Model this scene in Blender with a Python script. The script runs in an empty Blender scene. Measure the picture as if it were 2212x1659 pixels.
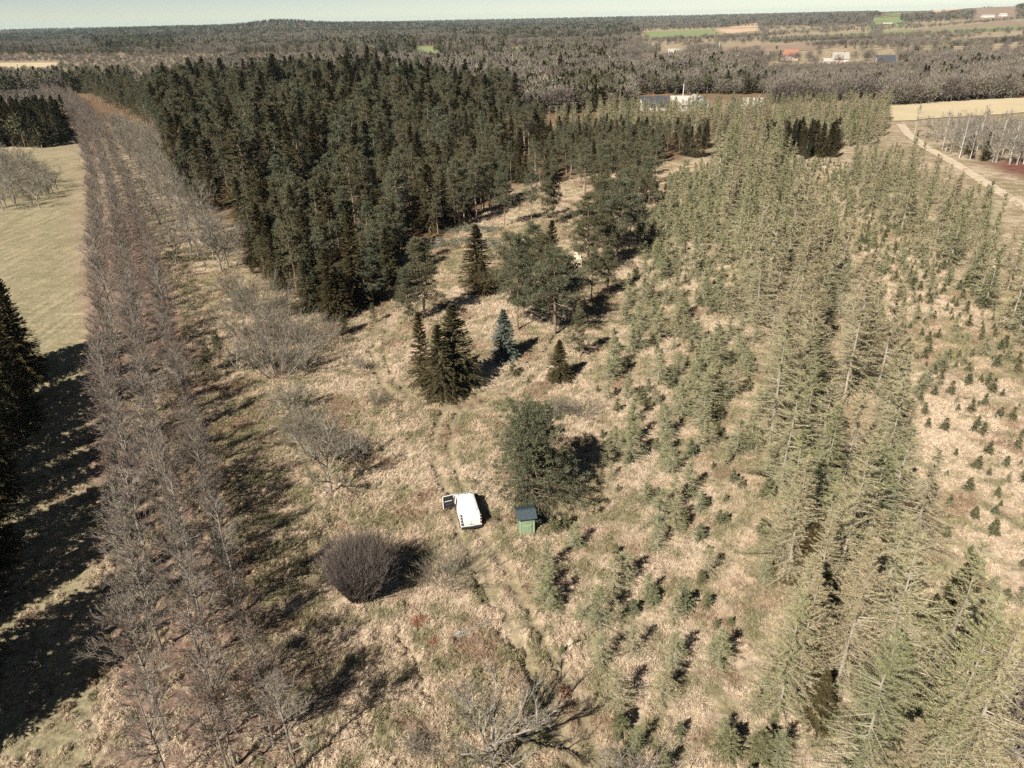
import bpy, math, random
import numpy as np
from mathutils import Matrix, Vector

S = bpy.context.scene
C = S.collection
R = math.radians
# ------------------------------------------------------------------ camera
CAM_H, PITCH, ROLL, FOC = 38.0, R(26.8), R(1.2), 1562.0      # drone 38 m up, focal length for a picture 2212 wide
cp, sp = math.cos(PITCH), math.sin(PITCH)
F0 = np.array([0, cp, -sp]); R0 = np.array([1.0, 0, 0]); U0 = np.array([0, sp, cp])
RT = math.cos(ROLL) * R0 - math.sin(ROLL) * U0
UP = math.sin(ROLL) * R0 + math.cos(ROLL) * U0
cam = bpy.data.cameras.new('camera'); cam.sensor_width = 36; cam.lens = 36 * FOC / 2212
cam.clip_start = 0.5; cam.clip_end = 90000
camo = bpy.data.objects.new('camera', cam); C.objects.link(camo)
camo.matrix_world = Matrix(((RT[0], UP[0], -F0[0], 0), (RT[1], UP[1], -F0[1], 0), (RT[2], UP[2], -F0[2], CAM_H), (0, 0, 0, 1)))
S.camera = camo
# ------------------------------------------------------------------ sky, sun, exposure
SUN_EL, SUN_AZ = R(40), R(37)                                 # shadows run 37 degrees right of straight ahead
w = bpy.data.worlds.new('World'); S.world = w; w.use_nodes = True
nt = w.node_tree; bg = nt.nodes['Background']
sky = nt.nodes.new('ShaderNodeTexSky'); sky.sky_type = 'NISHITA'; sky.sun_disc = False
sky.sun_elevation = SUN_EL; sky.sun_rotation = math.pi + SUN_AZ
sky.air_density = 0.7; sky.dust_density = 0.1; sky.ozone_density = 1.0; sky.altitude = 3000
wb = nt.nodes.new('ShaderNodeMix'); wb.data_type = 'RGBA'; wb.blend_type = 'MULTIPLY'; wb.inputs[0].default_value = 1; wb.inputs[7].default_value = (1.1, .90, .70, 1)   # warm white balance of the photo
nt.links.new(sky.outputs[0], wb.inputs[6]); nt.links.new(wb.outputs[2], bg.inputs[0]); bg.inputs[1].default_value = 0.05
sl = bpy.data.lights.new('sun', 'SUN'); sl.energy = 5.0; sl.angle = R(0.5); sl.color = (1.0, 0.92, 0.805)
so = bpy.data.objects.new('sun', sl); C.objects.link(so)
sdir = Vector((math.sin(SUN_AZ) * math.cos(SUN_EL), math.cos(SUN_AZ) * math.cos(SUN_EL), -math.sin(SUN_EL)))
so.rotation_euler = sdir.to_track_quat('-Z', 'Y').to_euler()
S.view_settings.view_transform = 'Standard'; S.view_settings.look = 'None'
S.view_settings.exposure = 1.08; S.view_settings.gamma = 1; S.view_settings.use_curve_mapping = False
S.cycles.max_bounces = 5; S.cycles.diffuse_bounces = 1; S.cycles.glossy_bounces = 2
S.cycles.transmission_bounces = 4; S.cycles.volume_bounces = 0; S.cycles.transparent_max_bounces = 6
S.cycles.use_denoising = False

# ------------------------------------------------------------------ helpers
def P(u, v, z=0.0):
    """the spot on the level z that the survey point (u, v) of the 2212 x 1659 air photo lies on"""
    d = F0 + (u - 1106) / FOC * RT + (829.5 - v) / FOC * UP
    t = (z - CAM_H) / d[2]
    return np.array([d[0] * t, d[1] * t, z])
def proj(p):
    q = np.asarray(p, float) - np.array([0, 0, CAM_H])
    dep = q @ F0
    dep = np.where(np.abs(dep) < 1e-6, 1e-6, dep)
    return 1106 + FOC * (q @ RT) / dep, 829.5 - FOC * (q @ UP) / dep, dep
def hsh(ix, iy, seed):
    n = (ix.astype(np.int64) * 374761393 + iy.astype(np.int64) * 668265263 + seed * 1274126177) & 0xffffffff
    n = ((n ^ (n >> 13)) * 1274126177) & 0xffffffff
    return ((n ^ (n >> 16)) & 0xffff) / 65535.0
def vn(x, y, seed=0):
    x = np.asarray(x, float); y = np.asarray(y, float)
    ix, iy = np.floor(x), np.floor(y); fx, fy = x - ix, y - iy
    fx = fx * fx * (3 - 2 * fx); fy = fy * fy * (3 - 2 * fy)
    a, b = hsh(ix, iy, seed), hsh(ix + 1, iy, seed); c, d = hsh(ix, iy + 1, seed), hsh(ix + 1, iy + 1, seed)
    return (a * (1 - fx) + b * fx) * (1 - fy) + (c * (1 - fx) + d * fx) * fy
def fbm(x, y, seed=0, o=3):
    s, a, t = 0, 1.0, 0
    for i in range(o):
        s = s + a * vn(np.asarray(x) * 2 ** i, np.asarray(y) * 2 ** i, seed + i * 7); t += a; a *= .5
    return s / t
def sstep(a, b, x):
    t = np.clip((x - a) / (b - a), 0, 1); return t * t * (3 - 2 * t)
def inpoly(poly, x, y):
    x = np.asarray(x, float); y = np.asarray(y, float); r = np.zeros(x.shape, bool); n = len(poly); j = n - 1
    for i in range(n):
        xi, yi = poly[i]; xj, yj = poly[j]
        if yi != yj:
            r ^= ((yi > y) != (yj > y)) & (x < (xj - xi) * (y - yi) / (yj - yi) + xi)
        j = i
    return r
def plan(uv, z=0.0):
    return [tuple(P(u, v, z)[:2]) for u, v in uv]
def dseg(pts, x, y):
    d = np.full(np.shape(x), 1e9)
    for (x0, y0), (x1, y1) in zip(pts[:-1], pts[1:]):
        dx, dy = x1 - x0, y1 - y0; t = np.clip(((x - x0) * dx + (y - y0) * dy) / (dx * dx + dy * dy), 0, 1)
        d = np.minimum(d, np.hypot(x - x0 - t * dx, y - y0 - t * dy))
    return d
def dpoly(poly, x, y):
    """signed distance, positive inside"""
    d = dseg(list(poly) + [poly[0]], x, y); return np.where(inpoly(poly, x, y), d, -d)

def tag(o, label=None, cat=None, group=None, kind=None):
    for k, val in (('label', label), ('category', cat), ('group', group), ('kind', kind)):
        if val: o[k] = val
    return o
def link(name, data=None, parent=None, loc=None, rz=0.0, sc=None):
    o = bpy.data.objects.new(name, data); C.objects.link(o)
    if parent is not None: o.parent = parent
    if loc is not None: o.location = loc
    if rz: o.rotation_euler = (0, 0, rz)
    if sc is not None: o.scale = sc
    return o
def mesh_np(name, verts, faces, mats=(), midx=None, smooth=False):
    me = bpy.data.meshes.new(name); verts = np.asarray(verts, np.float32); faces = np.asarray(faces, np.int32)
    k = faces.shape[1]; n = len(faces)
    me.vertices.add(len(verts)); me.vertices.foreach_set('co', verts.ravel())
    me.loops.add(n * k); me.loops.foreach_set('vertex_index', faces.ravel())
    me.polygons.add(n); me.polygons.foreach_set('loop_start', np.arange(n, dtype=np.int32) * k)
    if midx is not None: me.polygons.foreach_set('material_index', np.asarray(midx, np.int32))
    if smooth: me.polygons.foreach_set('use_smooth', np.ones(n, bool))
    for m in mats: me.materials.append(m)
    me.update(calc_edges=True)
    return me

# ------------------------------------------------------------------ materials
def newmat(name):
    m = bpy.data.materials.new(name); m.use_nodes = True
    n = m.node_tree.nodes; n.clear(); out = n.new('ShaderNodeOutputMaterial')
    return m, m.node_tree, n, out
def ramp(nt, fac, stops, interp='LINEAR'):
    r = nt.nodes.new('ShaderNodeValToRGB'); e = r.color_ramp.elements; r.color_ramp.interpolation = interp
    while len(e) < len(stops): e.new(0.5)
    for k, (p, c) in enumerate(stops): e[k].position = p; e[k].color = (*c, 1)
    nt.links.new(fac, r.inputs[0]); return r.outputs[0]
def mixc(nt, fac, a, b, mode='MIX'):
    m = nt.nodes.new('ShaderNodeMix'); m.data_type = 'RGBA'; m.blend_type = mode
    for s, val in ((m.inputs[0], fac), (m.inputs[6], a), (m.inputs[7], b)):
        if hasattr(val, 'node'): nt.links.new(val, s)
        elif isinstance(val, (tuple, list)): s.default_value = (*val, 1)
        else: s.default_value = val
    return m.outputs[2]
def noise(nt, scale, detail=3, vec=None, rough=.55):
    t = nt.nodes.new('ShaderNodeTexNoise'); t.inputs['Scale'].default_value = scale; t.inputs['Detail'].default_value = detail
    t.inputs['Roughness'].default_value = rough
    if vec is not None: nt.links.new(vec, t.inputs['Vector'])
    return t.outputs[0]
def mathn(nt, op, a, b=0.0):
    m = nt.nodes.new('ShaderNodeMath'); m.operation = op
    for s, val in ((m.inputs[0], a), (m.inputs[1], b)):
        if hasattr(val, 'node'): nt.links.new(val, s)
        else: s.default_value = val
    return m.outputs[0]
def foliage(name, stops, vary=0.35, trans=0.0):
    """colour runs over the tree's own hue and differs from spray to spray"""
    m, nt, n, out = newmat(name)
    oi = n.new('ShaderNodeObjectInfo'); ge = n.new('ShaderNodeNewGeometry')
    col = ramp(nt, oi.outputs['Random'], stops)
    k = mathn(nt, 'MULTIPLY_ADD', ge.outputs['Random Per Island'], vary); nt.nodes[-1].inputs[2].default_value = 1 - vary / 2
    vm = n.new('ShaderNodeVectorMath'); vm.operation = 'SCALE'; nt.links.new(col, vm.inputs[0]); nt.links.new(k, vm.inputs['Scale'])
    d = n.new('ShaderNodeBsdfDiffuse'); nt.links.new(vm.outputs[0], d.inputs[0]); sh = d.outputs[0]
    if trans:
        t = n.new('ShaderNodeBsdfTranslucent'); nt.links.new(vm.outputs[0], t.inputs[0])
        mx = n.new('ShaderNodeMixShader'); mx.inputs[0].default_value = trans
        nt.links.new(sh, mx.inputs[1]); nt.links.new(t.outputs[0], mx.inputs[2]); sh = mx.outputs[0]
    nt.links.new(sh, out.inputs[0]); return m
def plain(name, col, rough=.6, metal=0.0, var=.12, scale=3.0, bump=0.0, spec=.4):
    m, nt, n, out = newmat(name); b = n.new('ShaderNodeBsdfPrincipled')
    tc = n.new('ShaderNodeTexCoord'); nz = noise(nt, scale, 4, tc.outputs['Object'])
    lo = tuple(c * (1 - var) for c in col); hi = tuple(min(1, c * (1 + var)) for c in col)
    nt.links.new(ramp(nt, nz, [(.3, lo), (.7, hi)]), b.inputs['Base Color'])
    b.inputs['Roughness'].default_value = rough; b.inputs['Metallic'].default_value = metal
    b.inputs['Specular IOR Level'].default_value = spec
    if bump:
        bp = n.new('ShaderNodeBump'); bp.inputs['Strength'].default_value = bump; nt.links.new(nz, bp.inputs['Height']); nt.links.new(bp.outputs[0], b.inputs['Normal'])
    nt.links.new(b.outputs[0], out.inputs[0]); return m

M = {}
M['spruce'] = foliage('spruce_needles', [(0, (.056, .045, .021)), (.5, (.066, .054, .027)), (1, (.050, .052, .028))], .6)
M['spruce_blue'] = foliage('blue_spruce_needles', [(0, (.115, .135, .112)), (1, (.13, .15, .128))], .6)
M['spruce_young'] = foliage('young_spruce_needles', [(0, (.100, .102, .052)), (.5, (.125, .125, .066)), (1, (.105, .120, .070))], .6)
M['pine'] = foliage('pine_needles', [(0, (.090, .082, .047)), (.5, (.102, .098, .058)), (1, (.088, .097, .062))], .6)
M['larch'] = foliage('larch_twigs', [(0, (.270, .225, .140)), (.35, (.300, .265, .165)), (.7, (.24, .230, .125)), (1, (.175, .182, .096))], .6)
M['larch_young'] = foliage('young_larch_twigs', [(0, (.29, .255, .155)), (.5, (.235, .228, .128)), (1, (.17, .180, .098))], .5)
M['larch_bark'] = foliage('larch_bark', [(0, (.30, .27, .215)), (.6, (.25, .225, .175)), (1, (.34, .32, .26))], .4)
M['bark'] = foliage('conifer_bark', [(0, (.16, .12, .085)), (.6, (.22, .165, .12)), (1, (.28, .22, .17))], .4)
M['bare_bark'] = foliage('broadleaf_bark', [(0, (.22, .20, .165)), (.5, (.18, .16, .13)), (1, (.26, .24, .205))], .4)
M['alder_twig'] = foliage('alder_twigs', [(0, (.190, .158, .131)), (.5, (.212, .184, .154)), (1, (.180, .126, .105))], .6)
M['grey_twig'] = foliage('grey_twigs', [(0, (.175, .157, .125)), (.5, (.155, .138, .112)), (1, (.190, .172, .128))], .6)
M['brown_twig'] = foliage('brown_twigs', [(0, (.135, .112, .098)), (1, (.120, .102, .092))], .6)
M['birch_bark'] = foliage('birch_bark', [(0, (.46, .44, .39)), (1, (.36, .34, .30))], .3)
M['rust'] = foliage('dead_fern_fronds', [(0, (.26, .12, .075)), (1, (.24, .13, .085))], .6)
M['lichen'] = foliage('lichened_sticks', [(0, (.36, .34, .30)), (1, (.40, .38, .35))], .5)

# ------------------------------------------------------------------ terrain
def macro(x, y):
    r = np.hypot(x, y) + 1e-6; az = np.arctan2(x, y)
    g = lambda a0, sa, r0, sr, h: h * np.exp(-((az - a0) / sa) ** 2 - ((r - r0) / sr) ** 2)
    z = g(R(-15.5), R(2.6), 4300, 700, 24) + g(R(-10), R(7), 4800, 1100, 25) + g(R(-22), R(8), 4800, 1200, 24)
    z = z + g(R(33), R(8), 4200, 1500, 40) + g(R(22), R(10), 5200, 1500, 18) + 26 * sstep(4800, 7400, r)
    return z + 6 * (fbm(x / 700, y / 700, 3) - .5) * sstep(500, 1500, r)
RUTS = [plan([(1000, 845), (965, 905), (952, 960), (960, 1010), (985, 1060), (1010, 1150), (1062, 1215), (1105, 1300), (1165, 1420), (1215, 1510), (1260, 1640)]),
        plan([(830, 690), (815, 760), (840, 830), (890, 872), (1000, 880), (1090, 850), (1180, 780), (1230, 700)])]
FURROW = [plan([(1010, 1205), (1040, 1265), (1060, 1310)]), plan([(1085, 1360), (1110, 1410), (1150, 1480), (1180, 1530)]),
          plan([(860, 1370), (905, 1440), (925, 1520)])]
def rutd(x, y):
    d = np.full(np.shape(x), 1e9)
    for r in RUTS: d = np.minimum(d, np.abs(dseg(r, x, y) - .8))
    return d
def height(x, y):
    x = np.asarray(x, float); y = np.asarray(y, float); r = np.hypot(x, y)
    m = (.42 * (fbm(x / .95, y / .95, 11, 3) - .5) + .5 * (fbm(x / 14, y / 14, 5, 2) - .5)) * (1 - sstep(140, 320, r))
    near = (r < 90)
    if np.any(near):
        rd = rutd(x, y); m = m - .19 * np.exp(-(rd / .42) ** 2) * near
        for fr in FURROW: m = m - .5 * np.exp(-(dseg(fr, x, y) / .3) ** 2) * near
    return m + macro(x, y)
def axis(lo, hi, step, far, far2, grow=1.09):
    a = list(np.arange(lo, hi + 1e-6, step)); s = step
    while a[-1] < far2: s *= grow; a.append(a[-1] + s)
    s = step; b = []
    q = lo
    while q > far: s *= grow; q -= s; b.append(q)
    return np.array(b[::-1] + a)
gx = axis(-46, 52, .24, -12000, 12000); gy = axis(20, 108, .24, -400, 13000)
GX, GY = np.meshgrid(gx, gy)
fx, fy = GX.ravel(), GY.ravel(); fz = height(fx, fy)
nx, ny = len(gx), len(gy); idx = np.arange(nx * ny).reshape(ny, nx)
quads = np.stack([idx[:-1, :-1], idx[:-1, 1:], idx[1:, 1:], idx[1:, :-1]], -1).reshape(-1, 4)
# what grows or lies on the ground where: x leaf litter, y mown green meadow, z needle-strewn forest floor, w heath
HEDGE_L = plan([(245, 1700), (215, 1250), (190, 900), (180, 600), (172, 400), (160, 300), (90, 215)])
HEDGE_POLY = plan([(245, 1700), (215, 1250), (190, 900), (180, 600), (172, 400), (160, 300), (90, 215), (190, 215), (285, 330), (330, 480), (395, 700), (480, 1000), (560, 1280), (680, 1700)])
MEADOW = plan([(-400, 1700), (240, 1700), (210, 1250), (186, 900), (176, 600), (165, 330), (0, 325), (-400, 330)])
FOREST = plan([(395, 430), (520, 500), (545, 600), (690, 705), (760, 690), (865, 640), (880, 545), (960, 520), (1050, 470), (1120, 400), (1340, 372), (1500, 335), (1540, 290), (1480, 240), (1130, 235), (700, 195), (180, 205), (200, 240), (330, 300)])
HEATH = plan([(2120, 352), (2230, 395), (2330, 420), (2330, 360), (2180, 340)])
def FARFIELDS(x, y):
    u, v, d = proj(np.stack([x, y, np.zeros_like(x)], -1)); return ((d > 1) & (u > 1380) & (v < 146 - .012 * (u - 1380)) & (np.hypot(x, y) < 2700)).astype(float) + .8 * ((d > 1) & (u < 1150) & (v > 118) & (v < 190 - .03 * np.maximum(u - 290, 0)))
def zones(x, y):
    wob = 2.2 * (fbm(x / 4, y / 4, 21) - .5)
    a = sstep(-1.0, 1.2, dpoly(HEDGE_POLY, x, y) + wob) * (1 - .85 * sstep(140, 240, np.hypot(x, y)))
    b = sstep(-1.0, 1.5, dpoly(MEADOW, x, y) + wob)
    c = np.maximum(sstep(-2.5, 4, dpoly(FOREST, x, y) + 2 * wob), .85 * sstep(330, 430, np.hypot(x, y) + 20 * wob) * (1 - FARFIELDS(x, y)))
    d = sstep(-2, 3, dpoly(HEATH, x, y) + 2 * wob)
    return np.stack([a, b, c, d], -1)
me = mesh_np('ground', np.stack([fx, fy, fz], -1), quads, smooth=True)
zc = zones(fx, fy); rutw = np.exp(-(rutd(fx, fy) / .50) ** 2) * (np.hypot(fx, fy) < 95)
lay = me.attributes.new('zone', 'FLOAT_COLOR', 'POINT'); lay.data.foreach_set('color', zc.astype(np.float32).ravel())
lay = me.attributes.new('rut', 'FLOAT', 'POINT'); lay.data.foreach_set('value', rutw.astype(np.float32))

def ground_colour(nt, n):
    """dry grass, green patches and bare brown by world position, shared by soil and grass blades"""
    ge = n.new('ShaderNodeNewGeometry'); mp = n.new('ShaderNodeMapping'); mp.inputs['Scale'].default_value = (1, 1, 0)
    nt.links.new(ge.outputs['Position'], mp.inputs[0]); pos = mp.outputs[0]
    big, mid, fin = noise(nt, .055, 3, pos), noise(nt, .45, 4, pos), noise(nt, 2.4, 4, pos, .65)
    straw = ramp(nt, fin, [(.28, (.26, .20, .14)), (.48, (.49, .395, .295)), (.70, (.65, .54, .42))])
    warm = ramp(nt, fin, [(.25, (.27, .195, .13)), (.55, (.46, .36, .255)), (.8, (.56, .46, .34))])
    c = mixc(nt, ramp(nt, big, [(.42, (0, 0, 0)), (.62, (1, 1, 1))]), straw, warm)
    green = ramp(nt, fin, [(.3, (.135, .130, .072)), (.7, (.29, .265, .155))])
    gm = mathn(nt, 'ADD', mathn(nt, 'MULTIPLY', mid, .7), mathn(nt, 'MULTIPLY', big, .35))
    c = mixc(nt, ramp(nt, gm, [(.47, (0, 0, 0)), (.60, (.9, .9, .9))]), c, green)
    brn = ramp(nt, fin, [(.3, (.16, .105, .07)), (.7, (.36, .26, .18))]); c = mixc(nt, ramp(nt, noise(nt, .19, 3, pos), [(.54, (0, 0, 0)), (.66, (.85, .85, .85))]), c, brn)
    return c, pos, big, mid, fin
m, nt, n, out = newmat('dry_grassland'); c, pos, big, mid, fin = ground_colour(nt, n)
at = n.new('ShaderNodeAttribute'); at.attribute_name = 'zone'; sep = n.new('ShaderNodeSeparateColor'); nt.links.new(at.outputs['Color'], sep.inputs[0])
litter = ramp(nt, fin, [(.3, (.095, .062, .048)), (.5, (.165, .112, .088)), (.75, (.32, .24, .18))])
mpm = n.new('ShaderNodeMapping'); mpm.inputs['Rotation'].default_value = (0, 0, R(-28)); mpm.inputs['Scale'].default_value = (.9, .07, 0); nt.links.new(pos, mpm.inputs[0])
mead = ramp(nt, mathn(nt, 'ADD', mathn(nt, 'MULTIPLY', noise(nt, 1.0, 3, mpm.outputs[0]), .5), mathn(nt, 'MULTIPLY', mid, .5)), [(.40, (.115, .110, .060)), (.5, (.205, .182, .112)), (.60, (.33, .28, .185))])
mead = mixc(nt, .55, mead, ramp(nt, fin, [(.35, (.11, .10, .058)), (.65, (.33, .285, .19))]))
ffl = ramp(nt, fin, [(.3, (.075, .048, .030)), (.55, (.14, .09, .055)), (.8, (.27, .19, .12))])
hea = ramp(nt, mid, [(.3, (.075, .045, .045)), (.6, (.17, .075, .055)), (.8, (.24, .16, .12))])
c = mixc(nt, .38, c, (.10, .075, .05)); c = mixc(nt, sep.outputs[1], c, mead); c = mixc(nt, sep.outputs[0], c, litter); c = mixc(nt, sep.outputs[2], c, ffl)
c = mixc(nt, at.outputs['Alpha'], c, hea)
ar = n.new('ShaderNodeAttribute'); ar.attribute_name = 'rut'
c = mixc(nt, mathn(nt, "MULTIPLY", ar.outputs["Fac"], .9), c, ramp(nt, fin, [(.3, (.13, .11, .07)), (.7, (.27, .225, .145))]))
b = n.new('ShaderNodeBsdfDiffuse'); nt.links.new(c, b.inputs[0])
bp = n.new('ShaderNodeBump'); bp.inputs['Strength'].default_value = .7; bp.inputs['Distance'].default_value = .12
nt.links.new(noise(nt, 3.2, 5, pos, .7), bp.inputs['Height']); nt.links.new(bp.outputs[0], b.inputs['Normal'])
nt.links.new(b.outputs[0], out.inputs[0]); me.materials.append(m)
tag(link('ground', me), 'dry tufted grassland of the clearing and the land around it', 'ground', kind='structure')

# ------------------------------------------------------------------ sheets laid over the ground: fields, sandy road
def sheet(name, uv, mat, label, cat, lift=.12, step=None, flat=None):
    pl = flat or plan(uv); a = np.array(pl); step = step or max(2.0, np.ptp(a, axis=0).max() / 60)
    xs = np.arange(a[:, 0].min() - step, a[:, 0].max() + step, step); ys = np.arange(a[:, 1].min() - step, a[:, 1].max() + step, step)
    X, Y = np.meshgrid(xs, ys); ix = np.arange(X.size).reshape(X.shape)
    q = np.stack([ix[:-1, :-1], ix[:-1, 1:], ix[1:, 1:], ix[1:, :-1]], -1).reshape(-1, 4)
    cx, cy = X.ravel()[q].mean(1), Y.ravel()[q].mean(1); q = q[inpoly(pl, cx, cy)]
    v = np.stack([X.ravel(), Y.ravel(), height(X.ravel(), Y.ravel()) + lift], -1)
    used = np.unique(q); mp = np.zeros(len(v), int); mp[used] = np.arange(len(used))
    return tag(link(name, mesh_np(name, v[used], mp[q], [mat], smooth=True)), label, cat, kind='structure')
def fieldmat(name, a, b, sc=.02):
    m, nt, n, out = newmat(name); ge = n.new('ShaderNodeNewGeometry')
    nz = mathn(nt, 'ADD', mathn(nt, 'MULTIPLY', noise(nt, sc, 4, ge.outputs['Position']), .6), mathn(nt, 'MULTIPLY', noise(nt, sc * 22, 3, ge.outputs['Position']), .4))
    d = n.new('ShaderNodeBsdfDiffuse'); nt.links.new(ramp(nt, nz, [(.35, a), (.65, b)]), d.inputs[0]); nt.links.new(d.outputs[0], out.inputs[0]); return m
FM = {'green': fieldmat('winter_crop', (.16, .19, .09), (.20, .23, .115)), 'plough': fieldmat('ploughed_soil', (.20, .15, .115), (.26, .195, .15)),
      'straw': fieldmat('stubble', (.36, .30, .195), (.44, .37, .25), .05), 'tan': fieldmat('tan_soil', (.40, .29, .20), (.46, .34, .24))}
for uv, k, lab in [
    ([(898, 99), (962, 97), (955, 118), (900, 118)], 'green', 'small bright green crop field between the conifer wood and grey trees'),
    ([(1098, 101), (1160, 99), (1170, 117), (1105, 121)], 'green', 'green crop field strip behind the rounded bare trees'),
    ([(1392, 70), (1540, 63), (1560, 76), (1400, 84)], 'green', 'green crop field at the end of the far conifer strip'),
    ([(1545, 63), (1640, 52), (1642, 66), (1560, 72)], 'tan', 'bare tan field beside the far green field'),
    ([(1555, 101), (1700, 95), (1860, 83), (1880, 92), (1760, 108), (1560, 116)], 'plough', 'brown ploughed field behind the red roofed house'),
    ([(1655, 80), (1960, 66), (2212, 60), (2330, 56), (2330, 64), (1960, 76), (1660, 90)], 'green', 'long narrow green field between two hedgerows'),
    ([(1960, 66), (2212, 52), (2330, 46), (2330, 55), (2212, 59), (1980, 71)], 'plough', 'pale brown ploughed field below the white farm'),
    ([(2040, 90), (2212, 78), (2330, 72), (2330, 80), (2212, 88), (2050, 98)], 'green', 'green crop field above the bare wood'),
    ([(1900, 236), (1930, 226), (2060, 220), (2212, 212), (2400, 204), (2400, 232), (2212, 245), (2050, 255), (1960, 262), (1915, 262)], 'straw', 'straw coloured stubble field beyond the birches'),
    ([(-60, 139), (130, 137), (120, 150), (-60, 152)], 'straw', 'pale clearing among the far grey bushes'),
    ([(500, 143), (900, 135), (910, 146), (520, 153)], 'straw', 'narrow pale clearing behind the tall spruces'),
    ([(1900, 40), (2040, 33), (2060, 38), (1920, 46)], 'green', 'farthest green field on the rising ground'),
    ([(2010, 41), (2110, 36), (2115, 39), (2015, 45)], 'tan', 'farthest tan field on the rising ground'),
    ([(1870, 48), (1960, 44), (1960, 60), (1880, 64)], 'green', 'green paddock round the far red barn'), ([(2085, 40), (2230, 33), (2230, 50), (2100, 55)], 'plough', 'brown yard field round the far white barns')]:
    sheet('field', uv, FM[k], lab, 'field', .25)
road_c = plan([(1945, 268), (1962, 290), (2000, 318), (2060, 352), (2130, 396), (2212, 447), (2330, 515)])
rl, rr = [], []
for i, (x, y) in enumerate(road_c):
    a = np.array(road_c[max(0, i - 1)]); b2 = np.array(road_c[min(len(road_c) - 1, i + 1)]); d = b2 - a; d /= np.linalg.norm(d); nrm = np.array([-d[1], d[0]]) * 1.6
    rl.append((x + nrm[0], y + nrm[1])); rr.append((x - nrm[0], y - nrm[1]))
ROADP = rl + rr[::-1]
sheet('road', None, fieldmat('sand_track', (.34, .28, .205), (.46, .385, .29), .4), 'pale sandy gravel track running past the larches', 'road', .06, .5, ROADP)

# ------------------------------------------------------------------ plant shapes (triangles grown in bulk)
UPV = np.array([0, 0, 1.0])
def nrm(a): return a / (np.linalg.norm(a, axis=-1, keepdims=True) + 1e-9)
class Soup:
    def __init__(s): s.t = []; s.m = []
    def add(s, t, m=0):
        s.t.append(t.astype(np.float32)); s.m.append(np.full(len(t), m, np.int32))
    def mesh(s, name, mats):
        t = np.concatenate(s.t); return mesh_np(name, t.reshape(-1, 3), np.arange(len(t) * 3).reshape(-1, 3), mats, np.concatenate(s.m))
def blades(b, d, L, W, rng, flat=None):
    r = rng.normal(size=b.shape)
    if flat is not None: r = r * flat + UPV
    s = nrm(np.cross(d, r)); L = np.broadcast_to(L, len(b))[:, None]; W = np.broadcast_to(W, len(b))[:, None]
    return np.stack([b - s * W / 2, b + s * W / 2, b + d * L], 1)
def leafs(b, d, L, W, rng, flat=None):
    """lens shaped sprays: two triangles, widest in the middle"""
    r = rng.normal(size=b.shape)
    if flat is not None: r = r * flat + UPV
    s = nrm(np.cross(d, r)); L = np.broadcast_to(L, len(b))[:, None]; W = np.broadcast_to(W, len(b))[:, None]
    mid = b + d * L * .4; a, c, t = mid - s * W / 2, mid + s * W / 2, b + d * L
    return np.concatenate([np.stack([b, c, a], 1), np.stack([a, c, t], 1)])
def limbs(b, t, r):
    ax = nrm(t - b); u = nrm(np.cross(ax, np.array([.31, .52, .79]))); v = np.cross(ax, u); r = np.broadcast_to(r, len(b))[:, None]
    ring = [b + r * (math.cos(a) * u + math.sin(a) * v) for a in (0, 2.094, 4.189)]
    return np.concatenate([np.stack([ring[k], ring[(k + 1) % 3], t], 1) for k in range(3)])
def tube(pts, rad, n=7):
    pts = np.asarray(pts, float); rad = np.asarray(rad, float); ax = nrm(np.gradient(pts, axis=0))
    u = nrm(np.cross(ax, np.array([.9, .3, .05]))); v = np.cross(ax, u); a = np.linspace(0, 2 * math.pi, n, endpoint=False)
    ring = pts[:, None] + rad[:, None, None] * (np.cos(a)[None, :, None] * u[:, None] + np.sin(a)[None, :, None] * v[:, None])
    o = []
    for i in range(len(pts) - 1):
        p, q = ring[i], ring[i + 1]; p2, q2 = np.roll(p, -1, 0), np.roll(q, -1, 0)
        o += [np.stack([p, p2, q2], 1), np.stack([p, q2, q], 1)]
    return np.concatenate(o)
def trunk(h, r, rng, lean=.02, n=7, seg=7):
    z = np.linspace(-.25, h, seg); wob = np.cumsum(rng.normal(size=(seg, 2)) * lean * h / seg, 0); wob -= wob[0]
    return tube(np.column_stack([wob, z]), r * (1 - .93 * np.clip(z / h, 0, 1)) + .008, n), np.column_stack([wob, z])
def axis_at(pts, z):
    return np.column_stack([np.interp(z, pts[:, 2], pts[:, 0]), np.interp(z, pts[:, 2], pts[:, 1]), z])
def dirs(az, el): return np.column_stack([np.cos(az) * np.cos(el), np.sin(az) * np.cos(el), np.sin(el)])

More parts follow.
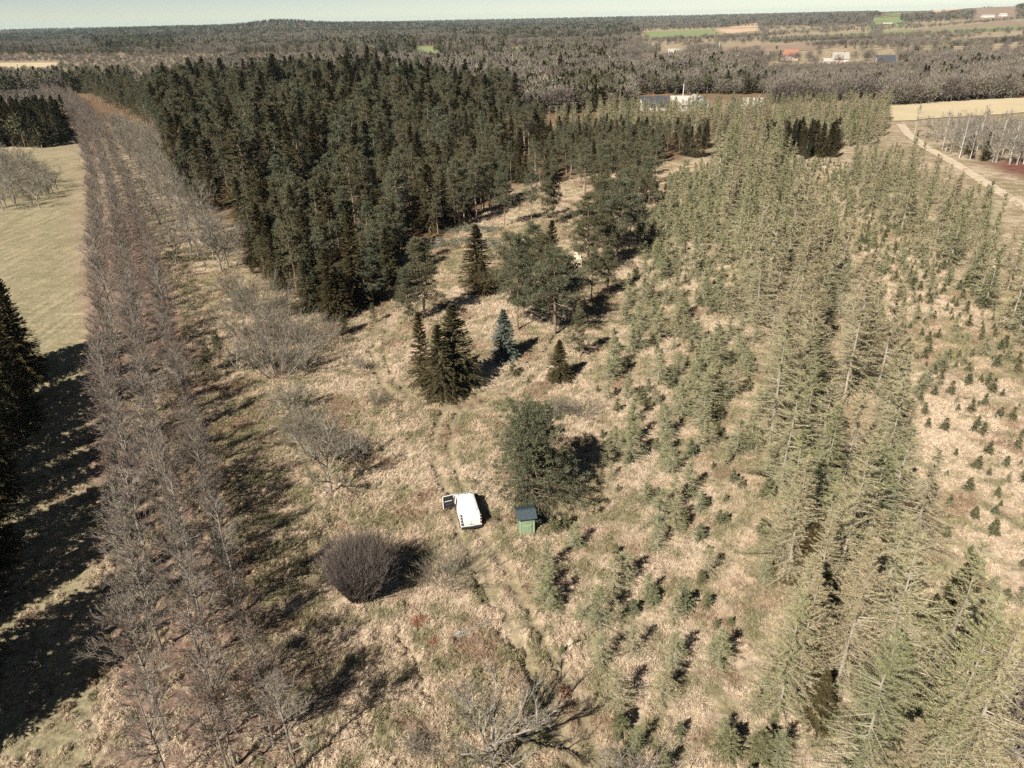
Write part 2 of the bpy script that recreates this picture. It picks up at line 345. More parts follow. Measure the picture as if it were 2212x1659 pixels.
def spruce(h, r, seed, dens=22, ns=9, spray=.5, sw=.16, base=.04, power=.85, full=.0):
    rng = np.random.default_rng(seed); W, F = Soup(), Soup(); tt, tp = trunk(h, .012 * h + .02, rng, .01); W.add(tt)
    nb = int(dens * h); z = h * (base + (.99 - base) * rng.random(nb)); rel = z / h
    sect = .82 + .36 * vn(np.cos(rng.random(nb) * 6.28) * 2 + 5, rel * 9, seed)
    L = (r * (1 - rel) ** power * rng.uniform(.72, 1.1, nb) * sect + .12); az = rng.random(nb) * 6.283
    if full: L *= 1 - full * np.clip((.18 - rel) / .18, 0, 1)
    el = -.28 + 1.0 * rel ** 1.6 + rng.normal(size=nb) * .08; d = dirs(az, el); b = axis_at(tp, z)
    W.add(limbs(b, b + d * L[:, None] * .8, .012 + .006 * L))
    s = np.linspace(.14, 1, ns); p = b[:, None] + d[:, None] * (L[:, None] * s)[..., None]
    p[..., 2] += -.10 * L[:, None] * s ** 2 + .05 * L[:, None] * s ** 4
    side = nrm(np.cross(d, UPV))
    for sg in (-1, 1):
        td = nrm(d[:, None] * .8 + sg * side[:, None] * rng.uniform(.45, .95, (nb, ns, 1)) + rng.normal(size=(nb, ns, 3)) * .22 + np.array([0, 0, -.06]))
        ln = (spray * (1 - .4 * s) * (.55 + .6 * (L / r))[:, None] * rng.uniform(.7, 1.2, (nb, ns))).ravel()
        F.add(blades(p.reshape(-1, 3), td.reshape(-1, 3), ln, sw * rng.uniform(.6, 1.3, nb * ns), rng, .45))
    F.add(leafs(b + d * L[:, None] * .8, d, .28 * L + .1, sw, rng, .4))
    return W, F
def pine(h, r, seed, nb=38, nc=8, nl=16, crown=.42, nl_len=.34, nl_w=.07, top=.0, rag=(.35, 1.2)):
    rng = np.random.default_rng(seed); W, F = Soup(), Soup(); tt, tp = trunk(h * .97, .011 * h + .03, rng, .05); W.add(tt)
    rel = np.sort(rng.random(nb)); z = h * (crown + (.98 - crown) * rel)
    prof = np.sqrt(np.clip(1 - (np.clip(rel - .25, 0, 1) / .80) ** 2, 0, 1)) * (.75 + .25 * np.clip(rel / .25, 0, 1))
    prof = (1 - top) * prof + top * np.clip(1.02 - rel, 0, 1) ** .75 * (.7 + .3 * np.clip(rel / .15, 0, 1))
    L = r * (prof * rng.uniform(*rag, nb)) + .2; az = np.arange(nb) * 2.4 + rng.normal(size=nb) * .5
    el = .05 + .75 * rel ** 1.5 + rng.normal(size=nb) * .12; d = dirs(az, el); b = axis_at(tp, z)
    W.add(limbs(b, b + d * L[:, None], .018 + .012 * L))
    s = np.linspace(.38, 1.0, nc); p = b[:, None] + d[:, None] * (L[:, None] * s)[..., None]
    side = nrm(np.cross(d, UPV)); off = rng.normal(size=(nb, nc, 1)) * .30 * L[:, None, None] * (1.1 - .5 * s)[None, :, None]
    p = p + side[:, None] * off; p[..., 2] += rng.normal(size=(nb, nc)) * .10 * L[:, None] + .10 * np.abs(off[..., 0])
    p = p.reshape(-1, 3); src = np.repeat(b + d * (L * .35)[:, None], nc, 0); W.add(limbs(src, p, .012))
    q = np.repeat(p, nl, 0) + rng.normal(size=(len(p) * nl, 3)) * np.array([.16, .16, .09]) * (nl_len / .34)
    dd = nrm(rng.normal(size=q.shape) * .8 + np.repeat(nrm(p - src), nl, 0) * .5 + UPV * .55)
    F.add(leafs(q, dd, nl_len * rng.uniform(.6, 1.25, len(q)), nl_w * rng.uniform(.7, 1.3, len(q)), rng)); return W, F
def larch(h, r, seed, dens=13, ns=14, tl=.42, tw=.032, base=.10, power=.72):
    rng = np.random.default_rng(seed); W, F = Soup(), Soup(); tt, tp = trunk(h, .0105 * h + .015, rng, .022); W.add(tt)
    nb = int(dens * h); z = h * (base + (.985 - base) * rng.random(nb)); rel = z / h
    L = r * (1 - rel) ** power * rng.uniform(.55, 1.15, nb) * np.clip(.55 + rel * 3.5, 0, 1) + .12; az = rng.random(nb) * 6.283
    el = -.05 + .55 * rel ** 1.5 + rng.normal(size=nb) * .16; d = dirs(az, el); b = axis_at(tp, z)
    mid = b + d * L[:, None] * .55; mid[:, 2] -= .04 * L; tip = b + d * L[:, None]; tip[:, 2] += .06 * L
    W.add(limbs(b, tip, .010 + .010 * L))
    s = np.linspace(.1, 1, ns); p = b[:, None] * (1 - s)[None, :, None] + tip[:, None] * s[None, :, None]
    side = nrm(np.cross(d, UPV))
    for sg in (-1, 1):
        td = nrm(d[:, None] * .55 + sg * side[:, None] * rng.uniform(.5, 1.1, (nb, ns, 1)) + rng.normal(size=(nb, ns, 3)) * .4 + np.array([0, 0, .10]))
        ln = (tl * (1 - .45 * s) * (.5 + .7 * L / r)[:, None] * rng.uniform(.5, 1.35, (nb, ns))).ravel()
        F.add(blades(p.reshape(-1, 3), td.reshape(-1, 3), ln, tw * rng.uniform(.7, 1.4, nb * ns), rng))
    return W, F
def branching(starts, ds, Ls, rs, levels, rng, up=.12, W=None, F=None, twig_w=.02, s0=.3):
    """levels: (children per branch, length ratio, spread); the last level are twigs"""
    W, F = W or Soup(), F or Soup(); p, d, L, r = starts, ds, Ls, rs
    for i, (k, q, spread) in enumerate(levels):
        tip = p + d * L[:, None]; W.add(limbs(p, tip, r))
        s = rng.uniform(s0, 1.0, (len(p), k)); s[:, 0] = .97
        np_ = (p[:, None] + d[:, None] * (L[:, None] * s)[..., None]).reshape(-1, 3)
        dd = nrm(np.repeat(d, k, 0) + spread * rng.normal(size=(len(np_), 3)) + UPV * up)
        nl = np.repeat(L, k) * q * rng.uniform(.6, 1.25, len(np_)) * (1.15 - .5 * s.ravel())
        nr = np.repeat(r, k) * (.42 + .15 * (1 - s.ravel())); p, d, L, r = np_, dd, nl, np.maximum(nr, .006)
    F.add(blades(p, d, L, np.full(len(p), twig_w), rng)); return W, F
def alder(h, r, seed, nb=42, k1=7, k2=6, tw=.024):
    rng = np.random.default_rng(seed); W, F = Soup(), Soup(); tt, tp = trunk(h, .010 * h + .02, rng, .03); W.add(tt)
    rel = rng.random(nb) ** .9; z = h * (.22 + .74 * rel); L = r * (1.25 - .85 * rel) * rng.uniform(.6, 1.15, nb)
    d = dirs(rng.random(nb) * 6.283, R(38) + R(22) * rel + rng.normal(size=nb) * .14); b = axis_at(tp, z)
    return branching(b, d, L, .014 + .012 * L, [(k1, .48, .42), (k2, .55, .5)], rng, .12, W, F, tw)
def broad(h, seed, nl=7, k=(6, 6, 5), tw=.022, spread=.5, th=.28, stems=1, tall=.75):
    rng = np.random.default_rng(seed); W, F = Soup(), Soup(); b, d, L, r = [], [], [], []
    for s in range(stems):
        o = rng.normal(size=2) * (.12 * stems if stems > 1 else 0); tt, tp = trunk(h * th * 1.6, .020 * h / math.sqrt(stems) + .02, rng, .05)
        W.add(tt + np.array([o[0], o[1], 0], np.float32))
        n_ = nl
        z = h * th * rng.uniform(.55, 1.55, n_); a = rng.random() * 6 + np.arange(n_) * 2.4
        el = R(28) + R(50) * rng.random(n_); bb = axis_at(tp, z) + np.array([o[0], o[1], 0])
        b.append(bb); d.append(dirs(a, el)); L.append(h * (1 - th) * tall * rng.uniform(.55, .9, n_)); r.append(np.full(n_, .010 * h + .01))
    return branching(np.concatenate(b), np.concatenate(d), np.concatenate(L), np.concatenate(r), [(k[0], .52, spread), (k[1], .55, spread), (k[2], .55, spread)], rng, .10, W, F, tw)
def shrub(h, r, seed, n=60, k=(5, 6), tw=.02, el0=38, dome=0.0):
    rng = np.random.default_rng(seed); W, F = Soup(), Soup(); a = rng.random(n) * 6.283; q = np.sqrt(rng.random(n))
    b = np.column_stack([np.cos(a) * q * r * .45, np.sin(a) * q * r * .45, np.full(n, -.1)])
    el = R(88) - R(88 - el0) * q + rng.normal(size=n) * .09; d = dirs(a, el)
    L = rng.uniform(.55, .85, n) * (h / np.maximum(np.sin(el), .55)) * (1 - dome * q ** 2)
    return branching(b, d, L, np.full(n, .012 + .003 * h), [(k[0], .55, .28), (k[1], .5, .36)], rng, .14, W, F, tw)
def tuft(seed, n=56, L=.36, w=.022, spread=1.0):
    rng = np.random.default_rng(seed); F = Soup(); b = np.column_stack([rng.normal(size=(n, 2)) * .13, np.full(n, -.03)])
    lean = rng.normal(size=2) * .5
    d = nrm(np.column_stack([rng.normal(size=(n, 2)) * .75 * spread + lean, rng.uniform(.35, 1.0, n)]))
    F.add(leafs(b, d, L * rng.uniform(.5, 1.2, n), w, rng)); return F

def tussock(seed, n=130, r=.30, h=.32):
    rng = np.random.default_rng(seed); F = Soup(); a = rng.random(n) * 6.283; lean = rng.normal(size=2) * .10
    q = np.sqrt(rng.random(n)); b = np.column_stack([np.cos(a) * q * r * .35 + lean[0] * .4, np.sin(a) * q * r * .35 + lean[1] * .4, np.full(n, -.06)])
    F.add(blades(b, nrm(dirs(a, R(88) - q * R(34)) + rng.normal(size=(n, 3)) * .12), (h + .06) * rng.uniform(.7, 1.15, n), .022, rng))
    k = int(n * 1.3); a = rng.random(k) * 6.283; q = np.sqrt(rng.random(k)); zz = h * (.95 - .55 * q ** 2) * rng.uniform(.7, 1, k)
    b = np.column_stack([np.cos(a) * q * r * .75 + lean[0], np.sin(a) * q * r * .75 + lean[1], zz])
    F.add(leafs(b, nrm(dirs(a, -R(8) - q * R(50)) + rng.normal(size=(k, 3)) * .22), .24 * rng.uniform(.6, 1.3, k), .024, rng)); return F
# prototypes per kind: near, mid, far sets of (trunk mesh, crown mesh, nominal height)
PROTO = {}
def proto(kind, lod, gens, mw, mf):
    o = []
    for W, F, h in gens:
        o.append((W.mesh(kind + '_trunk', [mw]), F.mesh(kind + '_crown', [mf]), h, W, F, mw, mf))
    PROTO[kind, lod] = o
proto('larch_tree', 0, [(*larch(12, 3.2 + .4 * (i % 3), 100 + i, 15, 40, .40, .026, .04, .74), 12) for i in range(7)], M['larch_bark'], M['larch'])
proto('larch_tree', 1, [(*larch(12, 3.0 + .35 * (i % 3), 120 + i, 13, 22, .46, .052, .04, .74), 12) for i in range(5)], M['larch_bark'], M['larch'])
proto('young_larch', 0, [(*larch(4, 1.35 + .2 * (i % 3), 140 + i, 32, 20, .30, .025, .02, .62), 4) for i in range(6)], M['larch_bark'], M['larch_young'])
proto('young_larch', 1, [(*larch(4, 1.45, 150 + i, 22, 9, .44, .056, .02, .62), 4) for i in range(4)], M['larch_bark'], M['larch_young'])
proto('young_spruce', 0, [(*spruce(1.6, .55, 160 + i, 60, 6, .20, .055, .03, .9), 1.6) for i in range(5)], M['bark'], M['spruce_young'])
proto('spruce_tree', 0, [(*spruce(11, 2.6 + .3 * (i % 3), 180 + i, 34, 13, .50, .12, .02), 11) for i in range(4)], M['bark'], M['spruce'])
proto('spruce_tree', 1, [(*spruce(18, 3.6 + .5 * (i % 3), 190 + i, 18 - (i % 2) * 4, 9, .85, .24, .05, .7), 18) for i in range(6)], M['bark'], M['spruce'])
proto('pine_tree', 0, [(*pine(10, 2.3 + .35 * (i % 3), 200 + i, 50, 9, 28, .22 + .08 * (i % 3), .27, .050, .75), 10) for i in range(5)], M['bark'], M['pine'])
proto('pine_tree', 1, [(*pine(13, 2.3 + .35 * (i % 3), 210 + i, 36, 6, 15, .26 + .09 * (i % 4), .38, .085, .85), 13) for i in range(8)], M['bark'], M['pine'])
proto('alder_tree', 0, [(*alder(9, 2.15 + .25 * (i % 3), 230 + i, 48, 11, 9, .020), 9) for i in range(6)], M['bare_bark'], M['alder_twig'])
proto('alder_tree', 1, [(*alder(9, 2.15 + .25 * (i % 3), 240 + i, 40, 8, 8, .034), 9) for i in range(4)], M['bare_bark'], M['alder_twig'])
proto('bare_tree', 0, [(*broad(8, 250 + i, 9, (9, 9, 8), .022, .5, .25), 8) for i in range(4)], M['bare_bark'], M['grey_twig'])
proto('bare_tree', 1, [(*broad(9, 260 + i, 7, (6, 6, 5), .040, .5, .28), 9) for i in range(4)], M['bare_bark'], M['grey_twig'])
proto('bare_shrub', 0, [((*broad(3.4, 270 + i, 5, (7, 7, 6), .022, .48, .13, 5, .9), 3.2) if i % 2 == 0 else (*shrub(3.2, 1.8, 270 + i, 44, (8, 8), .022, 40), 3.2)) for i in range(6)], M['bare_bark'], M['grey_twig'])
proto('birch_tree', 1, [(*alder(11, 2.3, 280 + i, 42, 8, 9, .045), 11) for i in range(4)], M['birch_bark'], M['grey_twig'])
proto('broad_pine', 0, [(*pine(8.6, 4.2, 291, 120, 11, 36, .05, .27, .054, .45, (.15, 1.4)), 8.6)], M['bark'], M['pine'])
proto('blue_spruce', 0, [(*spruce(6.4, 2.0, 292, 60, 12, .42, .10, .03, .75), 6.4)], M['bark'], M['spruce_blue'])
proto('round_bush', 0, [(*shrub(4.2, 2.7, 293, 700, (7, 6), .021, 60, .22), 4.2)], M['brown_twig'], M['brown_twig'])
PROTO['young_spruce', 1] = PROTO['young_spruce', 0]; PROTO['bare_shrub', 1] = PROTO['bare_shrub', 0]; PROTO['birch_tree', 0] = PROTO['birch_tree', 1]

# ------------------------------------------------------------------ stuff drawn as many copies of a few shapes
def one_mesh(name, W, F, mw, mf):
    s = Soup(); s.t = W.t + F.t; s.m = [np.zeros_like(a) for a in W.m] + [np.ones_like(a) for a in F.m]; return s.mesh(name, [mw, mf])
_coll = {}
def coll(key, meshes):
    if key not in _coll:
        c = bpy.data.collections.new(key); _coll[key] = c
        for i, m in enumerate(meshes): c.objects.link(bpy.data.objects.new('%s_shape_%02d' % (key, i), m))
    return _coll[key]
def stuff(name, pts, rz, sc, pick, collection, label, cat):
    me = bpy.data.meshes.new(name); n_ = len(pts); me.vertices.add(n_); me.vertices.foreach_set('co', np.asarray(pts, np.float32).ravel())
    for nm, ty, val in (('rz', 'FLOAT', rz), ('pick', 'INT', pick)):
        a = me.attributes.new(nm, ty, 'POINT'); a.data.foreach_set('value', np.asarray(val, np.float32 if ty == 'FLOAT' else np.int32))
    sc = np.asarray(sc, np.float32); sc = np.repeat(sc[:, None], 3, 1) if sc.ndim == 1 else sc
    a = me.attributes.new('sc', 'FLOAT_VECTOR', 'POINT'); a.data.foreach_set('vector', sc.ravel())
    o = link(name, me); g = bpy.data.node_groups.new(name, 'GeometryNodeTree')
    g.interface.new_socket('Geometry', in_out='INPUT', socket_type='NodeSocketGeometry'); g.interface.new_socket('Geometry', in_out='OUTPUT', socket_type='NodeSocketGeometry')
    N = g.nodes; L = g.links; gi, go = N.new('NodeGroupInput'), N.new('NodeGroupOutput'); ip = N.new('GeometryNodeInstanceOnPoints')
    ci = N.new('GeometryNodeCollectionInfo'); ci.inputs[0].default_value = collection; ci.inputs[1].default_value = True; ci.inputs[2].default_value = True
    def attr(nm, ty):
        a = N.new('GeometryNodeInputNamedAttribute'); a.data_type = ty; a.inputs[0].default_value = nm; return a.outputs[0]
    cx = N.new('ShaderNodeCombineXYZ'); L.new(attr('rz', 'FLOAT'), cx.inputs[2])
    L.new(gi.outputs[0], ip.inputs['Points']); L.new(ci.outputs[0], ip.inputs['Instance']); ip.inputs['Pick Instance'].default_value = True
    L.new(attr('pick', 'INT'), ip.inputs['Instance Index']); L.new(cx.outputs[0], ip.inputs['Rotation']); L.new(attr('sc', 'FLOAT_VECTOR'), ip.inputs['Scale'])
    L.new(ip.outputs[0], go.inputs[0]); md = o.modifiers.new('scatter', 'NODES'); md.node_group = g
    return tag(o, label, cat, kind='stuff')

# ------------------------------------------------------------------ planting
RNG = np.random.default_rng(7)
LIST = {}                                                     # kind -> rows (x, y, height, width factor, label, group, pinned)
def put(kind, x, y, h, label, group=None, wf=1.0, pin=False, var=None, lod=None):
    LIST.setdefault(kind, []).append((x, y, h, wf, label, group, pin, var, lod))
def scatter(poly, spacing, jit=.38, keep=1.0, rot=.3):
    a = np.array(poly); c0 = a.mean(0); ext = np.abs(a - c0).max() * 1.5; n_ = int(ext / spacing) + 1
    i, j = np.meshgrid(np.arange(-n_, n_ + 1), np.arange(-n_, n_ + 1)); i, j = i.ravel(), j.ravel()
    x = (i + .5 * (j % 2) + RNG.normal(size=i.size) * jit) * spacing; y = (j * .87 + RNG.normal(size=i.size) * jit) * spacing
    X, Y = c0[0] + x * math.cos(rot) - y * math.sin(rot), c0[1] + x * math.sin(rot) + y * math.cos(rot)
    k = inpoly(poly, X, Y) & (RNG.random(i.size) < keep); return X[k], Y[k]
def plant(kind, uv, z, spacing, h0, h1, label, group, keep=1.0, jit=.38, wf=(.9, 1.1), clump=0.0, holes=None, hn=0.0):
    X, Y = scatter(plan(uv, z), spacing, jit, keep)
    if clump:
        k = fbm(X / 9, Y / 9, 31) > clump; X, Y = X[k], Y[k]
    for h in holes or []:
        k = ~inpoly(h, X, Y); X, Y = X[k], Y[k]
    hv = 1 + hn * (fbm(X / 16, Y / 16, 91, 2) - .5) * 2
    for x, y, q in zip(X, Y, hv): put(kind, x, y, RNG.uniform(h0, h1) * q, label, group, RNG.uniform(*wf))
    return X, Y

# tall larches ------------------------------------------------------
CENTRAL = [(1545, 300), (1600, 285), (1690, 330), (1790, 470), (1850, 610), (1905, 760), (1960, 930), (2030, 1180), (2080, 1400), (2180, 1720), (1730, 1720), (1690, 1400), (1705, 1150), (1690, 960), (1650, 720), (1600, 540), (1560, 420)]
plant('larch_tree', CENTRAL, 4.5, 3.8, 7.5, 13.5, 'pale bare larch in the dense central belt', 'larches of the central belt', .9)
RBELT = [(1830, 345), (1900, 320), (1990, 350), (2100, 430), (2230, 520), (2330, 600), (2330, 900), (2230, 770), (2160, 650), (2060, 560), (1960, 480), (1880, 420)]
plant('larch_tree', RBELT, 4, 4.0, 6.5, 11, 'pale larch in the belt beside the sandy track', 'larches beside the sandy track', .9)
FARL = [(1180, 290), (1300, 270), (1500, 264), (1700, 260), (1880, 252), (1915, 262), (1905, 310), (1830, 322), (1640, 288), (1545, 308), (1400, 288), (1250, 302)]
plant('larch_tree', FARL, 0, 4.0, 8.5, 11.5, 'pale feathery larch in the band before the houses', 'larches before the houses', .92)
# young trees of the plantation -------------------------------------
plant('young_larch', [(1400, 400), (1540, 350), (1565, 450), (1590, 560), (1480, 600), (1390, 560)], 1, 2.8, 2.4, 4.6, 'pale larch in the dense group at the far end of the thicket', 'larches at the far end of the thicket', .42)
YA = [(1385, 420), (1540, 360), (1570, 470), (1630, 720), (1680, 1000), (1690, 1180), (1560, 1200), (1370, 1150), (1310, 1030), (1270, 880), (1330, 700), (1370, 560)]
plant('young_larch', YA, 1.0, 2.5, 1.6, 4.8, 'pale young larch in the thicket beside the belt', 'young larches of the thicket', .85, clump=.37)
YB = [(1150, 1170), (1330, 1140), (1560, 1190), (1680, 1180), (1690, 1400), (1720, 1700), (1380, 1700), (1250, 1500), (1160, 1330)]
plant('young_larch', YB, 1, 4.4, 1.8, 3.6, 'pale green young larch on the straw slope below the green hut', 'young larches below the hut', .9)
YC = [(1700, 350), (1830, 350), (1880, 430), (2060, 580), (2160, 670), (2230, 800), (2330, 930), (2330, 1720), (2200, 1720), (2100, 1400), (2040, 1150), (1970, 900), (1870, 600), (1800, 460)]
plant('young_larch', YC, 1, 2.6, .9, 3.1, 'pale young larch in the open strip between the belts', 'young larches of the open strip', .85, clump=.42)
plant('young_spruce', YC, 0, 2.4, .5, 1.7, 'small dark young spruce in the open strip between the belts', 'young spruces of the open strip', .85)
plant('young_spruce', YA, 0, 2.7, .7, 2.0, 'small dark young spruce among the thicket larches', 'young spruces of the thicket', .5)
plant('young_spruce', YB, 0, 3.6, .5, 1.5, 'small dark young spruce on the straw slope below the green hut', 'young spruces below the hut', .45)
# forest --------------------------------------------------------------
Z1 = [(385, 405), (430, 455), (540, 470), (700, 455), (815, 400), (840, 330), (1000, 290), (1110, 262), (1130, 235), (1010, 232), (950, 205), (880, 214), (800, 190), (700, 198), (620, 184), (520, 202), (430, 194), (330, 250)]
CLEAR = plan([(1095, 505), (1060, 480), (1075, 430), (1130, 400), (1235, 410), (1240, 520), (1262, 560), (1180, 560)])
plant('spruce_tree', Z1, 0, 4.8, 7, 19.5, 'dark spruce in the dense old forest', 'spruces of the old forest', .62, wf=(.75, 1.4), clump=.37, hn=.5, holes=[CLEAR])
plant('bare_tree', Z1, 0, 13, 8, 13, 'bare broadleaf tree inside the old forest', 'bare trees inside the old forest', .8)
plant('pine_tree', Z1, 0, 5.4, 9, 18, 'pine standing between the tall dark spruces', 'pines among the old spruces', .85, clump=.33, hn=.4, holes=[CLEAR])
Z2 = [(540, 470), (700, 455), (815, 400), (840, 330), (1000, 290), (1100, 285), (1180, 310), (1200, 398), (1110, 425), (1060, 480), (890, 520), (860, 600), (850, 640), (700, 690), (545, 590), (520, 500)]
plant('pine_tree', Z2, 0, 4.5, 6.5, 14, 'grey green pine in the wood behind the brown clearing', 'pines behind the clearing', .72, wf=(.8, 1.25), clump=.40, hn=.45, holes=[CLEAR])
plant('spruce_tree', Z2, 0, 5.8, 6, 14, 'dark spruce growing among the grey green pines', 'spruces among the pines', .6, holes=[CLEAR])
Z2B = [(1100, 285), (1180, 300), (1300, 305), (1480, 312), (1530, 318), (1480, 345), (1340, 372), (1190, 402), (1180, 310)]
plant('pine_tree', Z2B, 0, 4.2, 6.5, 9.5, 'grey green pine in the wood edge before the pale larches', 'pines before the pale larches', .75, holes=[CLEAR])
plant('spruce_tree', Z2B, 0, 6.0, 6.5, 9.5, 'dark spruce in the wood edge before the pale larches', 'spruces before the pale larches', .7, holes=[CLEAR])
plant('pine_tree', [(1215, 405), (1340, 375), (1400, 350), (1415, 400), (1395, 470), (1375, 560), (1310, 590), (1275, 560), (1250, 440)], 0, 4.6, 7.5, 13, 'pine in the group beside the hunting tower', 'pines beside the hunting tower', .8)
for kd, lab, grp in (('spruce_tree', 'small dark spruce strayed out of the forest edge', 'spruces strayed from the forest'), ('pine_tree', 'small pine strayed out of the forest edge', 'pines strayed from the forest')):
    plant(kd, [(340, 300), (420, 330), (470, 470), (560, 600), (515, 612), (420, 500), (370, 420)], 0, 5.2, 2.5, 8, lab, grp, .40)
    plant(kd, [(700, 720), (860, 660), (900, 560), (1060, 500), (1110, 430), (1090, 530), (930, 580), (890, 690), (760, 740)], 0, 6.5, 1.5, 5.5, lab.replace('strayed out of', 'standing before'), grp + ' front', .35)
plant('pine_tree', [(885, 515), (1060, 482), (1105, 428), (1000, 405), (870, 455)], 0, 4.2, 8.5, 13.5, 'bare stemmed pine at the front of the wood by the felling', 'pines at the front by the felling', .75, wf=(.8, 1.15))
ZF = [(545, 500), (700, 470), (860, 500), (880, 550), (870, 640), (770, 690), (700, 705), (620, 650), (548, 590)]
plant('spruce_tree', ZF, 0, 4.2, 5, 11, 'dark spruce in the thick front corner of the forest', 'spruces of the front corner', .75, wf=(1.0, 1.4))
plant('pine_tree', ZF, 0, 4.4, 6, 11, 'low branched pine in the thick front corner of the forest', 'pines of the front corner', .6, wf=(1.0, 1.4))
plant('bare_tree', [(-40, 475), (60, 460), (115, 440), (125, 410), (60, 352), (-40, 352)], 0, 3.6, 5, 7.5, 'greyish bare bush tree in the clump on the meadow', 'bare clump on the meadow', .95)
plant('bare_tree', [(1960, 285), (2060, 300), (2330, 300), (2400, 375), (2212, 362), (2120, 348), (2040, 330)], 0, 5.2, 7, 11, 'grey bare tree in the wood across the sandy track', 'bare trees across the track', .9)
Z3 = [(150, 225), (330, 250), (385, 405), (330, 330), (240, 265)]
plant('pine_tree', [(190, 215), (430, 200), (480, 215), (400, 330), (330, 290), (250, 250)], 0, 5.5, 10, 14, 'brownish pine beyond the bare hedge trees', 'pines beyond the hedge', .9)
plant('spruce_tree', [(1642, 345), (1810, 345), (1805, 318), (1650, 318)], 0, 3.4, 7.5, 9.5, 'dark spruce in the small block between the larches', 'spruces of the small block', .95)
for u, v, h in [(1505, 340, 9.5), (1490, 338, 8), (1518, 338, 8.5), (1480, 336, 7)]:
    x, y, _ = P(u, v); put('spruce_tree', x, y, h, 'dark spruce in the clump where the larch belt starts', 'spruces where the larch belt starts')
plant('spruce_tree', [(-40, 320), (140, 318), (150, 285), (-40, 285)], 0, 4.5, 12, 15, 'dark spruce in the block at the end of the meadow', 'spruces at the end of the meadow', .95)
# spruce belt along the meadow, partly out of the picture, whose shadows stripe the grass
b0, b1 = P(-178, 1720), P(62, 790)
bd = b1 - b0; bl = float(np.hypot(bd[0], bd[1])); sb = 0.0; kb = 0
while sb < bl:
    for row_, dx in ((0, 0), (1, -3.8)):
        if row_ == 1 and kb % 2: continue
        x, y = b0[0] + bd[0] * sb / bl + dx + RNG.normal() * .4, b0[1] + bd[1] * sb / bl - .4 * row_ + RNG.normal() * .4
        put('spruce_tree', x, y, RNG.uniform(11.5, 15.5) * (1 if row_ == 0 else .9), 'dark spruce of the belt shading the meadow edge', 'spruces along the meadow', RNG.uniform(.65, .85))
    kb += 1; sb += 2.3 if kb % 5 else 5.0
# three-row hedge of bare alders --------------------------------------
rows = [[(372, 1690), (330, 1400), (290, 1100), (262, 900), (243, 700), (225, 520), (208, 400), (185, 310), (150, 250), (95, 212)],
        [(495, 1690), (432, 1380), (378, 1120), (338, 920), (303, 720), (270, 540), (245, 420), (212, 320), (172, 255), (120, 212)],
        [(612, 1690), (535, 1400), (470, 1150), (418, 940), (370, 740), (322, 560), (285, 430), (242, 330), (200, 262), (150, 214)]]
for ri, rw in enumerate(rows):
    pl = np.array(plan(rw)); seg = np.hypot(*np.diff(pl, axis=0).T); cum = np.concatenate([[0], np.cumsum(seg)]); s = -1.0
    nm = ['meadow side', 'middle', 'clearing side'][ri]
    while s < cum[-1]:
        x, y = np.interp(s, cum, pl[:, 0]), np.interp(s, cum, pl[:, 1])
        put('alder_tree', x + RNG.normal() * .35, y + RNG.normal() * .35, RNG.uniform(7.6, 9.8) * (.86 if ri == 2 else 1), 'bare reddish alder in the %s row of the hedge' % nm, 'alders of the %s row' % nm, RNG.uniform(.9, 1.1))
        s += RNG.uniform(2.6, 4.6) * (1 + .4 * (s > 160))
# bare trees right of the hedge ---------------------------------------
plant('bare_tree', [(225, 262), (330, 300), (400, 420), (500, 520), (520, 590), (440, 590), (330, 480), (290, 360)], 0, 3.9, 6, 9, 'grey bare tree in the strip between hedge and forest', 'bare trees between hedge and forest', .95)

# ------------------------------------------------------------------ single plants placed one by one
def one(kind, u, v, h, label, wf=1.0, var=None, lod=0):
    x, y, _ = P(u, v); put(kind, x, y, h, label, None, wf, True, var, lod)
one('bare_tree', 478, 588, 10.5, 'large rounded grey bare tree at the forest corner', 1.1, 0)
one('bare_tree', 382, 572, 8.5, 'slender dark limbed bare tree beside the hedge shadows', .85, 1)
one('spruce_tree', 915, 838, 9.3, 'narrow olive green spruce on the outer side of the dense trio', .85, 0)
one('spruce_tree', 955, 858, 8.8, 'broad dark spruce in front of the dense trio', 1.25, 1)
one('spruce_tree', 985, 838, 10.4, 'tallest dark spruce of the dense trio', 1.25, 2)
one('spruce_tree', 1208, 824, 5.2, 'small broad dark spruce below the single pine', 1.5, 3)
one('spruce_tree', 1032, 618, 9.8, 'broad dark spruce beside the felled boughs', 1.5, 1)
one('spruce_tree', 1192, 600, 9.5, 'slim pointed spruce beside the hunting tower', 1.05, 2)
one('pine_tree', 918, 690, 11.5, 'grey pine with thin crown behind the dense spruce trio', 1.35, 0)
one('pine_tree', 1105, 660, 10.5, 'grey pine behind the tall pale trunked one', 1.45, 2)
one('pine_tree', 1222, 690, 9.0, 'dark pine touching the full dark green pine', 1.2, 3)
one('pine_tree', 1172, 655, 10.0, 'dark pine tucked between the full pine and the slim spruce', 1.35, 0)
one('pine_tree', 1130, 690, 9.0, 'grey pine leaning over the blue spruce', 1.2, 3)
one('spruce_tree', 1045, 640, 5.5, 'lower dark spruce skirting the broad dark spruce', 1.5, 0)
one('pine_tree', 885, 700, 8.0, 'lower grey pine at the track bend behind the spruce trio', 1.0, 3)
one('pine_tree', 1120, 715, 13.0, 'tall pine with pale trunk behind the blue spruce', .8, 1)
one('pine_tree', 1197, 722, 11.5, 'full dark green pine above the brown grass', 1.50, 2)
one('pine_tree', 1150, 640, 11.0, 'pine between the spruces of the clearing', 1.35, 4)
one('pine_tree', 1252, 772, 6.2, 'small umbrella shaped pine with bare lower trunk', 1.2, 3)
one('pine_tree', 1278, 652, 7.5, 'thin stemmed pine beside the hunting tower shadow', 1.2, 4)
